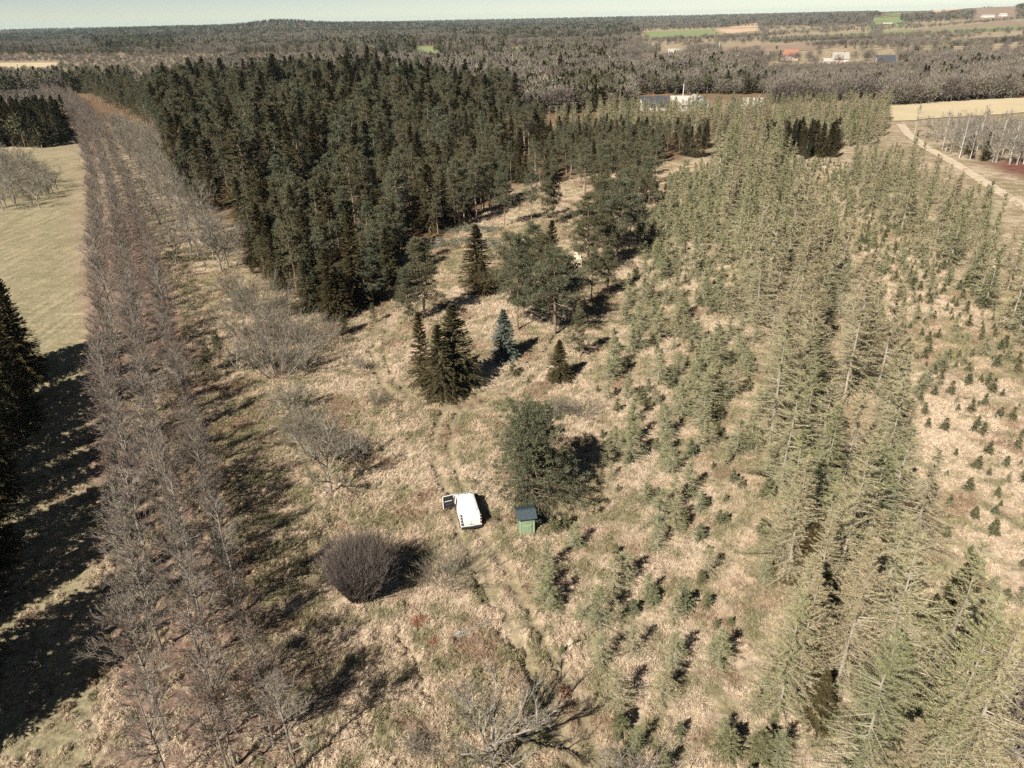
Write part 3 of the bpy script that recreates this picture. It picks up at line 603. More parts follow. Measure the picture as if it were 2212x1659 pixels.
one('pine_tree', 1312, 636, 7.5, 'bushy pine at the edge of the young larches', 1.3, 0)
one('pine_tree', 1268, 590, 13.0, 'tall pine beside the hunting tower', 1.40, 1)
one('pine_tree', 1330, 560, 13.5, 'tall rounded pine at the edge of the larch thicket', 1.45, 2)
one('pine_tree', 1300, 540, 12.5, 'tall grey pine behind the hunting tower', 1.35, 3)
one('pine_tree', 1090, 492, 12.5, 'pine with long bare trunk at the clearing edge', .8, 4)
one('pine_tree', 1180, 490, 13.0, 'slender pine with bare trunk in the brown clearing', .7, 0)
one('pine_tree', 1195, 480, 12.5, 'second slender pine with bare trunk in the brown clearing', .7, 1)
one('pine_tree', 1148, 482, 12.0, 'thin pine standing alone in the brown clearing', .6, 2)
one('pine_tree', 455, 805, 3.9, 'small open pine beside the alder hedge', .75, 2)
one('pine_tree', 476, 782, 4.3, 'taller of the two small pines beside the alder hedge', .7, 4)
one('blue_spruce', 1090, 778, 6.6, 'bluish silver spruce with a narrow second top on the brown grass', 1.0)
one('broad_pine', 1148, 1085, 8.6, 'wide bushy pine branched to the ground behind the van and hut', 1.1)
one('round_bush', 782, 1282, 4.9, 'dense round brown leafless bush on the tussock grass', .75)
one('young_spruce', 1108, 810, 1.6, 'small young spruce between the dense trio and the broad spruce', 1.2)
one('young_spruce', 1141, 832, .8, 'tiny spruce seedling in the brown grass below the dense trio', 1.2)
one('young_spruce', 1314, 806, 1.4, 'small young spruce standing alone right of the broad spruce', 1.2)
for u, v, h in [(560, 800, 4.2), (600, 810, 5.0), (655, 800, 4.6), (540, 740, 4.8), (590, 745, 5.2), (640, 740, 4.8), (520, 680, 4.6), (570, 690, 5.0), (625, 690, 4.4), (680, 760, 3.6), (500, 640, 4.0)]:
    x, y, _ = P(u, v); put('bare_shrub', x, y, h * RNG.uniform(.7, 1.2), 'grey willow bush of the big thicket below the forest', 'willows of the thicket', .9)
one('bare_tree', 716, 1066, 8.2, 'pale bare tree with upright stem on the tussock grass', .85, 2)
one('bare_tree', 1062, 1685, 7.5, 'wide bare tree with pale limbs at the bottom of the picture', 1.1, 3)
one('bare_shrub', 965, 1262, 2.6, 'small grey shrub fanning out beside the dense round bush', 1.0, 1)
one('bare_shrub', 625, 955, 2.6, 'thin grey bush between the alder shadows and the track', 1.2, 2)
one('bare_shrub', 665, 930, 2.2, 'low grey bush above the pale bare tree', 1.3, 3)
one('bare_shrub', 700, 985, 4.2, 'larger grey bush right beside the pale bare tree', 1.0, 0)
one('bare_shrub', 640, 890, 3.6, 'rounded grey bush at the end of the alder shadows', 1.1, 4)
one('bare_shrub', 760, 990, 2.4, 'grey bush behind the pale bare tree', 1.2, 4)
one('bare_shrub', 776, 800, 2.2, 'wispy bare sapling on the straw bank', .7, 0)
one('bare_shrub', 820, 880, 1.8, 'thin bare sapling at the outer wheel track', .8, 1)
one('bare_shrub', 1215, 905, 2.0, 'bare brown bush above the big pine', 1.2, 2)
one('bare_shrub', 1265, 900, 1.8, 'low bare bush right of the big pine top', 1.2, 3)
one('bare_shrub', 1330, 1720, 3.0, 'bare sapling at the bottom edge below the young larches', 1.0, 4)
one('bare_shrub', 2190, 1600, 5.0, 'greyish bare bush in the lower right corner', 1.3, 0)
one('bare_shrub', 905, 1640, 1.4, 'low twiggy bush in the alder shadows at the bottom', 1.2, 2)
for i, (u, v, h, wf, lab) in enumerate([(2005, 1690, 12.5, 1.1, 'thick trunked bare larch in the bottom corner of the belt'), (1805, 1490, 12.0, 1.1, 'whitish limbed larch at the front of the belt'),
        (1895, 1480, 12.0, 1.1, 'forked looking larch beside the whitish limbed one'), (1700, 1250, 11.0, 1.0, 'pale larch leaning out at the belt edge above the dark spruces')]):
    one('larch_tree', u, v, h, lab, wf, i)
for u, v, h, lab in [(1168, 1290, 3.3, 'pale green larch bush just below the green hut'), (1290, 1355, 3.8, 'broad pale green larch bush with a dark shadow'), (1250, 1340, 1.6, 'small larch left of the broad larch bush'),
        (1300, 1440, 3.0, 'pale young larch halfway down the straw slope'), (1330, 1535, 3.4, 'young larch with two dark shadow fingers'), (1400, 1290, 2.4, 'slim larch sapling right of the hut shadow'), (1455, 1440, 3.0, 'feathery young larch near the tall belt')]:
    one('young_larch', u, v, h, lab)
for u, v, h, lab in [(1368, 1325, 1.3, 'dark little spruce beside the broad larch bush'), (1412, 1300, 1.4, 'dark spruce seedling in the upper part of the slope'), (1476, 1320, 2.0, 'narrow upright young spruce on the slope'), (1197, 1150, 1.7, 'young spruce in the hut shadow'),
        (1222, 1140, 1.5, 'young spruce right behind the green hut'), (1338, 1590, 1.8, 'bushy young spruce low on the slope'), (1570, 1640, 2.2, 'blue green young spruce near the bottom edge'), (1640, 1650, 2.4, 'dark young spruce next to the blue green one'),
        (1520, 1095, 1.4, 'spruce seedling in the gap below the thicket'), (1242, 1400, .7, 'tiny spruce seedling on the straw slope')]:
    one('young_spruce', u, v, h, lab, 1.1)
plant('spruce_tree', [(1650, 700), (1700, 690), (1790, 1000), (1860, 1300), (1800, 1300), (1720, 1000)], 0, 6.5, 2.5, 5, 'dark young spruce inside the central larch belt', 'spruces inside the larch belt', .6)
plant('spruce_tree', [(1690, 1220), (1750, 1180), (1800, 1500), (1760, 1640), (1690, 1500)], 0, 3.6, 3.0, 6.0, 'dark young spruce under the edge of the larch belt', 'spruces under the larches', .8, wf=(1.0, 1.5))
plant('spruce_tree', [(2040, 1250), (2110, 1400), (2150, 1600), (2000, 1659), (1850, 1659), (1960, 1400)], 0, 3.8, 3.5, 6.5, 'olive spruce in the shade of the larch belt', 'spruces shaded by the larches', .8, wf=(1.0, 1.5))
# birches along the track ---------------------------------------------
for u, v in [(1985, 300), (2010, 318), (2035, 322), (2072, 342), (2095, 345), (2130, 348), (2150, 350), (2180, 352), (2210, 355), (2240, 352), (1975, 290), (2055, 318), (2110, 325), (2165, 335), (2200, 338), (2085, 318)]:
    x, y, _ = P(u, v); put('birch_tree', x, y, RNG.uniform(9, 13), 'white stemmed bare birch across the sandy track', 'birches across the track', .9)
plant('spruce_tree', [(2085, 345), (2150, 352), (2145, 335), (2085, 330)], 0, 4.5, 5, 9, 'dark spruce beneath the birches across the track', 'spruces beneath the birches', .7)

# ------------------------------------------------------------------ grow the lists
def shape_of(kind, row, i):
    x, y, h, wf, lab, grp, pin, var, lod = row
    dist = math.hypot(x, y)
    if lod is None: lod = 0 if dist < 105 else 1
    ps = PROTO[kind, lod]; k = (var if var is not None else i) % len(ps)
    return lod, k, ps[k]
CAT = {'larch_tree': 'larch', 'young_larch': 'larch', 'young_spruce': 'spruce', 'spruce_tree': 'spruce', 'pine_tree': 'pine', 'alder_tree': 'alder', 'bare_tree': 'tree', 'bare_shrub': 'shrub', 'broad_pine': 'pine', 'blue_spruce': 'spruce', 'round_bush': 'bush', 'birch_tree': 'birch'}
MASS = {'larch_tree': ('larch_wood', 'pale larches of the farther belts reading as one mass', 'larch wood'), 'young_larch': ('larch_scrub', 'low young larches of the farther plantation', 'larch scrub'),
        'young_spruce': ('spruce_scrub', 'tiny young spruces scattered over the plantation', 'spruce scrub'), 'spruce_tree': ('spruce_forest', 'dark spruces of the deeper forest', 'spruce forest'),
        'pine_tree': ('pine_forest', 'pines of the deeper forest', 'pine forest')}
def where(y, u=None):
    if u is not None and y > 165:
        return ('beyond the felling' if y < 210 else 'farther back') + (' meadow side' if u < 560 else ' larch side' if u > 900 else '')
    for lim, ph in ((36, 'near the bottom'), (46, 'near the round bush'), (60, 'near the van'), (78, 'past the van'), (100, 'near the trio'), (130, 'near the tower'), (165, 'near the felling'), (210, 'beyond the felling')):
        if y < lim: return ph
    return 'at the far end'
def which(lab, grp, h, y, u):
    lo, hi = HR[grp]; t = (h - lo) / max(hi - lo, 1e-6); w_ = lab.split()
    a = ['lowish', 'middling', 'tallish'][min(2, int(t * 3))]
    if len(w_) + 1 + len(where(y, u).split()) <= 16: return '%s %s %s' % (a, lab, where(y, u))
    return '%s %s' % (a, lab)
HR = {}; SAME = {}
for rows_ in LIST.values():
    for r in rows_:
        if r[5]: lo, hi = HR.get(r[5], (1e9, -1e9)); HR[r[5]] = (min(lo, r[2]), max(hi, r[2]))
HOLE = [plan([(940, 1040), (1200, 1085), (1190, 1180), (940, 1170)])]
for kind, rows_ in LIST.items():
    a = np.array([(r[0], r[1], r[2]) for r in rows_]); z = height(a[:, 0], a[:, 1])
    u0, v0, d0 = proj(np.column_stack([a[:, :2], z])); u1, v1, d1 = proj(np.column_stack([a[:, :2], z + a[:, 2]]))
    pad = FOC * 2.5 / np.maximum(d0, 1)
    vis = (d0 > 1) & (np.minimum(u0, u1) < 2212 + pad) & (np.maximum(u0, u1) > -pad) & (v1 < 1660 + pad) & (v0 > -20)
    size = np.where(vis, a[:, 2] / np.maximum(d0, 1), 0); order = np.argsort(-size + np.array([-10 if r[6] else 0 for r in rows_]))
    rest = {}
    for rank, i in enumerate(order):
        r = rows_[i]; x, y, h, wf, lab, grp, pin, var, lod0 = r
        if pin is False and any(inpoly(hh, np.array([x]), np.array([y]))[0] for hh in HOLE): continue
        if pin is False and inpoly(ROADP, np.array([x]), np.array([y]))[0]: continue
        if not vis[i] and not pin and kind not in ('spruce_tree', 'alder_tree', 'larch_tree'): continue
        if not vis[i] and math.hypot(x, y) > 120: continue
        lod, k, pr = shape_of(kind, r, i); s = h / pr[2]; rz = RNG.random() * 6.283
        if rank < 295:
            e = link(kind, None, None, (x, y, z[i]), rz, (s * wf, s * wf, s)); e.empty_display_size = .5; lb = which(lab, grp, h, y, u0[i]) if grp else lab; tag(e, lb, CAT[kind], grp); SAME.setdefault(lb, []).append((u0[i], e)) if grp else None
            link('trunk', pr[0], e); link('crown', pr[1], e)
        else:
            rest.setdefault(lod, []).append((x, y, z[i], rz, s * wf, s, k))
    if rest:
        meshes, off = [], {}
        for lod in (0, 1):
            off[lod] = len(meshes); meshes += [one_mesh(kind + '_whole', p[3], p[4], p[5], p[6]) for p in PROTO[kind, lod]] if lod in rest else []
        pts = [(q, lod) for lod in rest for q in rest[lod]]
        q = np.array([p for p, _ in pts]); pk = np.array([int(p[6]) + off[lod] for p, lod in pts])
        nm, lab, cat = MASS.get(kind, (kind + '_wood', 'farther ' + kind.replace('_', ' ') + ' stand reading as one mass', 'wood'))
        stuff(nm, q[:, :3], q[:, 3], np.column_stack([q[:, 4], q[:, 4], q[:, 5]]), pk, coll(kind, meshes), lab, cat)
    print('PLANTED', kind, len(rows_), 'visible', int(vis.sum()))

ORD = 'first second third fourth fifth sixth seventh eighth ninth tenth eleventh twelfth'.split()
for lb, members in SAME.items():
    n_ = len(members)
    if n_ < 2 or len(lb.split()) > 13: continue
    for q, (u, e) in enumerate(sorted(members, key=lambda t: t[0])):
        if n_ <= 12: e['label'] = lb + ', ' + ORD[q] + ' from left'
        elif n_ <= 60: e['label'] = lb + (', left part' if q < n_ / 3 else ', right part' if q >= 2 * n_ / 3 else ', middle part')
# ------------------------------------------------------------------ background woods
def far_conifer(h, r, seed, nb=60, ns=3):
    return spruce(h, r, seed, nb / h, ns, 1.6, .9, .05)
def far_round(h, seed, n=620, w=.34):
    rng = np.random.default_rng(seed); W, F = Soup(), Soup(); tt, tp = trunk(h * .7, .12, rng, .02, 4, 3); W.add(tt)
    c = rng.normal(size=(n, 3)); c = nrm(c) * (rng.random((n, 1)) ** .45) * np.array([h * .42, h * .42, h * .40]) + np.array([0, 0, h * .56])
    c += np.repeat(rng.normal(size=(n // 20, 3)) * h * .07, 20, 0)[:n]
    d = nrm(c - np.array([0, 0, h * .25]) + rng.normal(size=c.shape) * h * .15); F.add(blades(c, d, h * .10 * rng.uniform(.5, 1.3, n), w, rng)); return W, F
def far_pine(h, seed, n=340):
    rng = np.random.default_rng(seed); W, F = Soup(), Soup(); tt, tp = trunk(h * .9, .16, rng, .02, 4, 3); W.add(tt)
    c = nrm(rng.normal(size=(n, 3))) * (rng.random((n, 1)) ** .4) * np.array([h * .17, h * .17, h * .27]) + np.array([0, 0, h * .70])
    c += np.repeat(rng.normal(size=(n // 20, 3)) * h * .03, 20, 0)[:n]
    d = nrm(rng.normal(size=c.shape) + UPV * .5); F.add(leafs(c, d, h * .09 * rng.uniform(.6, 1.2, n), .45, rng)); return W, F
fc = [far_conifer(14, 2.8 + .3 * (i % 2), 300 + i) for i in range(3)]
fp = [far_pine(13, 310 + i) for i in range(3)]
fr = [far_round(11, 320 + i) for i in range(5)]
CC = coll('far_conifer', [one_mesh('far_conifer', W, F, M['bark'], M['spruce']) for W, F in fc] + [one_mesh('far_pine', W, F, M['bark'], M['pine']) for W, F in fp])
RC = coll('far_broadleaf', [one_mesh('far_broadleaf', W, F, M['bare_bark'], M['grey_twig'] if i < 3 else M['brown_twig']) for i, (W, F) in enumerate(fr)])
# woods by survey outline: (outline, share of conifers, height, thinning)
WOODS = [([(-200, 122), (900, 118), (1150, 130), (1150, 152), (470, 152), (290, 192), (-200, 194)], .12, 4.5, .5), ([(-200, 190), (290, 186), (290, 209), (-200, 216)], .95, 12, .95), ([(-200, 215), (200, 212), (150, 240), (-200, 300)], .25, 5, .8),
         ([(200, 82), (375, 78), (380, 112), (215, 116)], .95, 15, 1), ([(700, 92), (905, 92), (900, 120), (690, 122)], .92, 15, 1), ([(930, 100), (1095, 96), (1095, 118), (935, 126)], .85, 13, 1),
         ([(390, 76), (900, 74), (900, 92), (690, 95), (390, 108)], .7, 13, .8), ([(1020, 44), (1092, 42), (1092, 56), (1020, 56)], 1, 18, 1), ([(980, 62), (1390, 52), (1395, 80), (980, 80)], .85, 14, .9),
         ([(-300, 53), (900, 48), (900, 62), (-300, 70)], .95, 15, 1), ([(1190, 130), (1330, 122), (1320, 175), (1170, 185)], .8, 13, .9), ([(1400, 150), (1600, 140), (1590, 175), (1400, 190)], .45, 13, .9),
         ([(470, 150), (900, 146), (1150, 150), (1180, 240), (700, 195), (430, 205)], .55, 13, .8),
         ([(1640, 136), (1970, 136), (1990, 195), (1630, 190)], .1, 4.2, .8), ([(1400, 120), (1505, 120), (1515, 155), (1395, 155)], .1, 4.5, .8), ([(1900, 40), (2330, 10), (2330, 24), (1900, 46)], .8, 13, .9), ([(1300, 42), (1900, 30), (1900, 42), (1300, 50)], .5, 12, .9)]
OPEN = [[(898, 97), (965, 95), (958, 119), (898, 120)], [(1096, 100), (1165, 98), (1172, 119), (1102, 123)], [(1390, 69), (1545, 62), (1645, 50), (1648, 70), (1560, 80), (1398, 86)],
        [(1552, 100), (1700, 93), (1880, 82), (1885, 94), (1760, 110), (1556, 118)], [(1655, 79), (1960, 64), (2330, 44), (2330, 64), (1960, 77), (1658, 91)], [(2036, 90), (2330, 72), (2330, 82), (2048, 99)],
        [(1890, 232), (2400, 200), (2400, 520), (2212, 460), (2000, 330), (1920, 280)], [(-60, 138), (132, 136), (122, 151), (-60, 153)], [(500, 142), (900, 134), (912, 148), (520, 155)],
        [(1360, 205), (1660, 205), (1690, 250), (1360, 250)], [(1890, 33), (2118, 31), (2118, 46), (1900, 47)], [(1680, 108), (1740, 108), (1740, 132), (1680, 132)], [(1770, 112), (1840, 112), (1840, 142), (1770, 142)],
        [(1890, 120), (1935, 120), (1935, 142), (1890, 142)], [(1425, 105), (1485, 105), (1485, 125), (1425, 125)], [(1885, 46), (1945, 44), (1945, 60), (1885, 60)], [(2100, 38), (2190, 34), (2190, 52), (2100, 52)]]
HEDGEROW = [[(1400, 88), (1560, 82), (1700, 74)], [(1640, 50), (1650, 70)], [(1700, 44), (2000, 36)], [(1400, 60), (1550, 54), (1900, 48)], [(1750, 100), (2040, 92)], [(1900, 62), (1880, 84)],[(1560, 90), (1760, 82), (1960, 78), (2212, 68)], [(1660, 92), (1900, 84)], [(1960, 64), (2212, 50), (2300, 46)], [(1450, 62), (1700, 56), (1900, 60), (2100, 47)], [(2050, 100), (2212, 90)]]
pc, prd = [], []
nr_, na_ = 250, 360
lr = np.exp(np.linspace(math.log(225), math.log(7900), nr_)); az = np.linspace(R(-41), R(41), na_)
LR, AZ = np.meshgrid(lr, az); LR = LR.ravel() * np.exp(RNG.normal(size=LR.size) * .012); AZ = AZ.ravel() + RNG.normal(size=AZ.size) * R(.16)
X, Y = LR * np.sin(AZ), LR * np.cos(AZ)
wob = LR * .0
U, V, D = proj(np.column_stack([X, Y, np.zeros_like(X)]))
U2 = U + 30 * (fbm(X / 60, Y / 60, 41) - .5); V2 = V + (V - 30) * .14 * (fbm(X / 60, Y / 60, 43) - .5)
con = np.where(U < 1350, .25, .13); hh = np.full(X.shape, 10.0); keep = np.full(X.shape, .72)
main = inpoly([(100, 205), (480, 196), (700, 188), (1130, 232), (1150, 250), (1900, 215), (1960, 250), (2400, 300), (2400, 2000), (-400, 2000), (-400, 300), (100, 320)], U, V)
clump = fbm(X / 110, Y / 80, 47); con = np.where((clump > .53) & (U < 1350), .92, np.where(clump > .64, .6, con)); hh = np.where(clump < .38, 6.5, hh)
for uv, cf, h_, kp in WOODS:
    k = inpoly(uv, U2, V2); con[k] = cf; hh[k] = h_; keep[k] = kp
kill = main.copy()
for uv in OPEN: kill |= inpoly(uv, U, V)
k = (LR > 2800) & (AZ < R(9)); con[k] = .9; keep[k] = .95; hh[k] = 14
k = (LR > 2600) & (AZ >= R(9)); con[k] = .55; keep[k] = .8; hh[k] = 12
farright = (U > 1380) & (LR < 2600) & (V < 150 - .012 * (U - 1380)) & (V > 30); keep[farright] = np.where(fbm(X / 90, Y / 60, 77) > .57, .5, .05)[farright]; hh[farright] = 8
k = ~kill & (RNG.random(X.size) < keep) & (U > -150) & (U < 2362)
X, Y, con, hh, LR = X[k], Y[k], con[k], hh[k], LR[k]
hx, hy = [], []
for hr in HEDGEROW:
    pl = np.array(plan(hr)); t = np.linspace(0, len(pl) - 1, 150)
    hx += list(np.interp(t, np.arange(len(pl)), pl[:, 0]) + RNG.normal(size=150) * 4); hy += list(np.interp(t, np.arange(len(pl)), pl[:, 1]) + RNG.normal(size=150) * 4)
X, Y = np.concatenate([X, hx]), np.concatenate([Y, hy]); con = np.concatenate([con, np.full(len(hx), .06)]); hh = np.concatenate([hh, np.full(len(hx), 6.5)]); LR = np.hypot(X, Y)
Z = height(X, Y); isc = RNG.random(X.size) < con; hs = hh * RNG.uniform(.75, 1.2, X.size); fat = 1 + sstep(800, 4000, LR) * .9
for name, sel, cl, nvar, h0, lab, cat in (('conifer_forest', isc, CC, 6, 14, 'far dark conifer woods under the horizon', 'conifer wood'), ('broadleaf_forest', ~isc, RC, 5, 11, 'far grey and brown bare woods and hedgerows', 'bare wood')):
    s = hs[sel] / h0; stuff(name, np.column_stack([X[sel], Y[sel], Z[sel]]), RNG.random(sel.sum()) * 6.283, np.column_stack([s * fat[sel], s * fat[sel], s]), RNG.integers(0, nvar, sel.sum()), cl, lab, cat)
    print('FAR', name, int(sel.sum()))

# ------------------------------------------------------------------ grass
m, nt, n, out = newmat('dry_grass_blades'); c, pos, big, mid, fin = ground_colour(nt, n)
ge = n.new('ShaderNodeNewGeometry'); kx = mathn(nt, 'MULTIPLY_ADD', ge.outputs['Random Per Island'], .45); nt.nodes[-1].inputs[2].default_value = 1.08
vm = n.new('ShaderNodeVectorMath'); vm.operation = 'SCALE'; nt.links.new(c, vm.inputs[0]); nt.links.new(kx, vm.inputs['Scale'])
d = n.new('ShaderNodeBsdfDiffuse'); nt.links.new(vm.outputs[0], d.inputs[0]); t = n.new('ShaderNodeBsdfTranslucent'); nt.links.new(vm.outputs[0], t.inputs[0])
mx = n.new('ShaderNodeMixShader'); mx.inputs[0].default_value = .25; nt.links.new(d.outputs[0], mx.inputs[1]); nt.links.new(t.outputs[0], mx.inputs[2]); nt.links.new(mx.outputs[0], out.inputs[0])
GC = coll('grass_tuft', [tuft(400 + i).mesh('grass_tuft', [m]) for i in range(8)])
TC = coll('grass_tussock', [tussock(420 + i).mesh('grass_tussock', [m]) for i in range(8)])
def grass(poly, dens, seed, name, label, smin, smax):
    a = np.array(poly); lo, hi = a.min(0), a.max(0); n_ = int(np.prod(hi - lo) * dens); rng = np.random.default_rng(seed)
    x, y = rng.uniform(lo[0], hi[0], n_), rng.uniform(lo[1], hi[1], n_); k = inpoly(poly, x, y); x, y = x[k], y[k]
    zn = zones(x, y); rd = rutd(x, y); k = (rng.random(len(x)) > zn[:, 0] * .75 + zn[:, 1] * .35 + zn[:, 2] * .8) & ((rd > .55) | (rng.random(len(x)) < .08)) & (fbm(x / .9, y / .9, 61, 2) + .22 * rng.random(len(x)) > .50)
    x, y = x[k], y[k]; sc = rng.uniform(smin, smax, len(x)) * (.6 + .9 * fbm(x / 3, y / 3, 63)) * (1 - .45 * zn[k][:, 1])
    stuff(name, np.column_stack([x, y, height(x, y)]), rng.random(len(x)) * 6.283, sc, rng.integers(0, 8, len(x)), GC, label, 'grass'); print('GRASS', name, len(x))
grass(plan([(-60, 1700), (2280, 1700), (2280, 1150), (2000, 760), (1300, 700), (400, 720), (-60, 1100)]), 9, 1, 'tussock_grass', 'dry straw tussock grass of the near clearing', .7, 1.35)
grass(plan([(400, 720), (1300, 700), (2000, 760), (2280, 1150), (2280, 560), (1900, 360), (1380, 350), (1050, 440), (860, 640), (560, 600), (330, 480)]), 3.2, 2, 'straw_grass', 'dry straw grass of the farther clearing and plantation', 1.0, 1.9)

def tussocks(poly, step, seed, name, label, smin, smax):
    X, Y = scatter(poly, step, .30, .92, .7); rng = np.random.default_rng(seed); zn = zones(X, Y); rd = rutd(X, Y)
    k = (rng.random(len(X)) > zn[:, 0] * .7 + zn[:, 1] * .85 + zn[:, 2] * .9) & (rd > .6) & (fbm(X / 5, Y / 5, 71, 2) + .25 * rng.random(len(X)) > .42)
    l0, l1 = P(1230, 1700), P(1290, 640); right = (X - l0[0]) * (l1[1] - l0[1]) - (Y - l0[1]) * (l1[0] - l0[0]) > 0
    k &= ~right | (rng.random(len(X)) < .45)
    X, Y, right = X[k], Y[k], right[k]; sc = np.where(right, .66, 1) * rng.uniform(smin, smax, len(X)) * (.55 + .9 * fbm(X / 4, Y / 4, 73, 2)); sz = sc * rng.uniform(.7, 1.25, len(X))
    stuff(name, np.column_stack([X, Y, height(X, Y)]), rng.random(len(X)) * 6.283, np.column_stack([sc, sc, sz]), rng.integers(0, 8, len(X)), TC, label, 'grass')
tussocks(plan([(-60, 1700), (2280, 1700), (2280, 1150), (2000, 760), (1300, 640), (880, 640), (400, 720), (-60, 1100)]), .52, 81, 'tussock_mounds', 'rounded dry straw tussocks of the near clearing', .6, 1.35)

# ------------------------------------------------------------------ built things
def boxv(x0, x1, y0, y1, z0, z1):
    v = [(x, y, z) for x in (x0, x1) for y in (y0, y1) for z in (z0, z1)]
    return v, [(0, 1, 3, 2), (4, 6, 7, 5), (0, 4, 5, 1), (2, 3, 7, 6), (0, 2, 6, 4), (1, 5, 7, 3)]
def part(name, mat, parent, *boxes, bevel=0.0, rot=None, loc=None, label=None):
    vs, fs = [], []
    for b in boxes:
        v, f = boxv(*b); o = len(vs); vs += v; fs += [tuple(i + o for i in q) for q in f]
    me = bpy.data.meshes.new(name); me.from_pydata(vs, [], fs); me.materials.append(mat); me.update()
    o = link(name, me, parent, loc)
    if rot: o.rotation_euler = rot
    if bevel:
        md = o.modifiers.new('bevel', 'BEVEL'); md.width = bevel; md.segments = 2
    if label: o['label'] = label
    return o
def poly(name, vs, fs, mat, parent, smooth=False):
    me = bpy.data.meshes.new(name); me.from_pydata(vs, [], fs); me.materials.append(mat); me.update()
    if smooth: me.polygons.foreach_set('use_smooth', [True] * len(fs))
    return link(name, me, parent)
def empty(name, x, y, rz, label, cat, group=None, dz=0.0):
    e = link(name, None, None, (x, y, float(height(np.array([x]), np.array([y]))[0]) + dz), rz); e.empty_display_size = .5
    return tag(e, label, cat, group)
def lathe_x(r, w, n=18, hub=0.0):
    """disc along x, radius r, width w, rounded shoulder"""
    prof = [(-w / 2, hub), (-w / 2, r * .9), (-w * .38, r), (w * .38, r), (w / 2, r * .9), (w / 2, hub)]; vs, fs = [], []
    for k in range(n):
        a = 2 * math.pi * k / n; vs += [(x, q * math.cos(a), q * math.sin(a)) for x, q in prof]
    m_ = len(prof)
    for k in range(n):
        for j in range(m_ - 1):
            a, b2 = k * m_ + j, ((k + 1) % n) * m_ + j; fs.append((a, a + 1, b2 + 1, b2))
    return vs, fs
MV = {'white': plain('van_paint', (.66, .65, .63), .32, 0, .05, 1.5, 0, .5), 'black': plain('black_plastic', (.022, .022, .024), .55), 'glass': plain('dark_glass', (.02, .025, .028), .08, 0, .1, 3, 0, .6),
      'red': plain('red_lamp', (.42, .02, .015), .25), 'tyre': plain('tyre_rubber', (.025, .024, .023), .9), 'rim': plain('wheel_metal', (.45, .45, .46), .35, .7), 'plate': plain('plate_white', (.75, .73, .68), .5),
      'seat': plain('seat_cloth', (.05, .05, .055), .95), 'lamp': plain('clear_lamp', (.7, .7, .7), .15), 'chrome': plain('chrome', (.6, .6, .6), .2, 1.0)}
# --- van -------------------------------------------------------------
pr_, pf_ = P(1016, 1103, 1.78), P(1003.7, 1061.4, 1.78)
van_h = math.atan2(pf_[1] - pr_[1], pf_[0] - pr_[0]) - math.pi / 2
ux, uy = -math.sin(van_h), math.cos(van_h)
van = empty('parked_van', pr_[0] - ux * .22, pr_[1] - uy * .22, van_h, 'white windowless panel van parked on the wheel tracks with its driver door open', 'van', None, .02)
topz = [(0.0, 1.02), (.03, 1.15), (.10, 1.50), (.17, 1.72), (.26, 1.79), (.5, 1.82), (1.4, 1.85), (2.4, 1.84), (2.85, 1.80), (3.05, 1.74), (3.35, 1.45), (3.68, 1.12), (3.9, 1.04), (4.2, .96), (4.36, .84), (4.42, .62)]
def hw(z, y):
    e = 1 - .10 * sstep(3.6, 4.42, y) - .02 * (1 - sstep(0, .2, y)); return e * np.interp(z, [.25, .5, .9, 1.1, 1.75, 1.9], [.86, .90, .90, .88, .74, .70])
vs, fs = [], []; fr_ = [0, .14, .34, .55, .74, .88, .96]
for y, tz in topz:
    zs = [.28 + (tz - .28) * q for q in fr_]; row = [(-hw(z, y), y, z) for z in zs]
    wt = hw(zs[-1], y); row += [(-wt * .88, y, tz - .005), (-wt * .5, y, tz + .012), (0, y, tz + .016)]
    row += [(-a, b_, c_) for a, b_, c_ in row[-2::-1]]; vs += row
m_ = len(row)
for i in range(len(topz) - 1):
    for j in range(m_ - 1): a = i * m_ + j; fs.append((a, a + m_, a + m_ + 1, a + 1))
fs.append(tuple(range(m_))); e_ = (len(topz) - 1) * m_; fs.append(tuple(range(e_ + m_ - 1, e_ - 1, -1)))
for i in range(len(topz) - 1): fs.append((i * m_, i * m_ + m_ - 1, (i + 1) * m_ + m_ - 1, (i + 1) * m_))
body = poly('body', vs, fs, MV['white'], van, True); body.data.polygons[len(topz) * 0 + (len(topz) - 1) * (m_ - 1)].use_smooth = False
md = body.modifiers.new('edges', 'EDGE_SPLIT'); md.split_angle = R(38)
part('rear_bumper', MV['black'], van, (-.86, .86, -.10, .12, .28, .52), bevel=.04)
part('sill', MV['black'], van, (-.915, -.86, 1.15, 3.2, .26, .36)); part('sill', MV['black'], van, (.86, .915, 1.15, 3.2, .26, .36))
for sx in (-1, 1):
    tl = part('tail_light', MV['red'], van, (min(sx * .74, sx * .86), max(sx * .74, sx * .86), -.085, .05, .84, 1.08), bevel=.02)
    part('lamp_lens', MV['lamp'], tl, (min(sx * .76, sx * .84), max(sx * .76, sx * .84), -.097, -.084, .93, .99))
    tr = part('rear_corner_trim', MV['black'], van, (-.06, .06, -.06, .05, -.42, .50), rot=(R(-14), 0, 0), loc=(sx * .80, .03, 1.17))
    part('hinge', MV['white'], tr, (-.05, .05, -.08, -.061, .06, .11), (-.05, .05, -.08, -.061, .30, .35), (-.05, .05, -.08, -.061, -.16, -.11))
    mr = part('mirror', MV['black'], van, (min(sx * .95, sx * 1.13), max(sx * .95, sx * 1.13), 3.12, 3.24, 1.08, 1.30), bevel=.03)
part('door_seam', MV['black'], van, (-.006, .006, -.012, .02, .52, 1.0))
part('tailgate_handle', MV['black'], van, (-.14, .14, -.035, .0, .66, .70), bevel=.01)
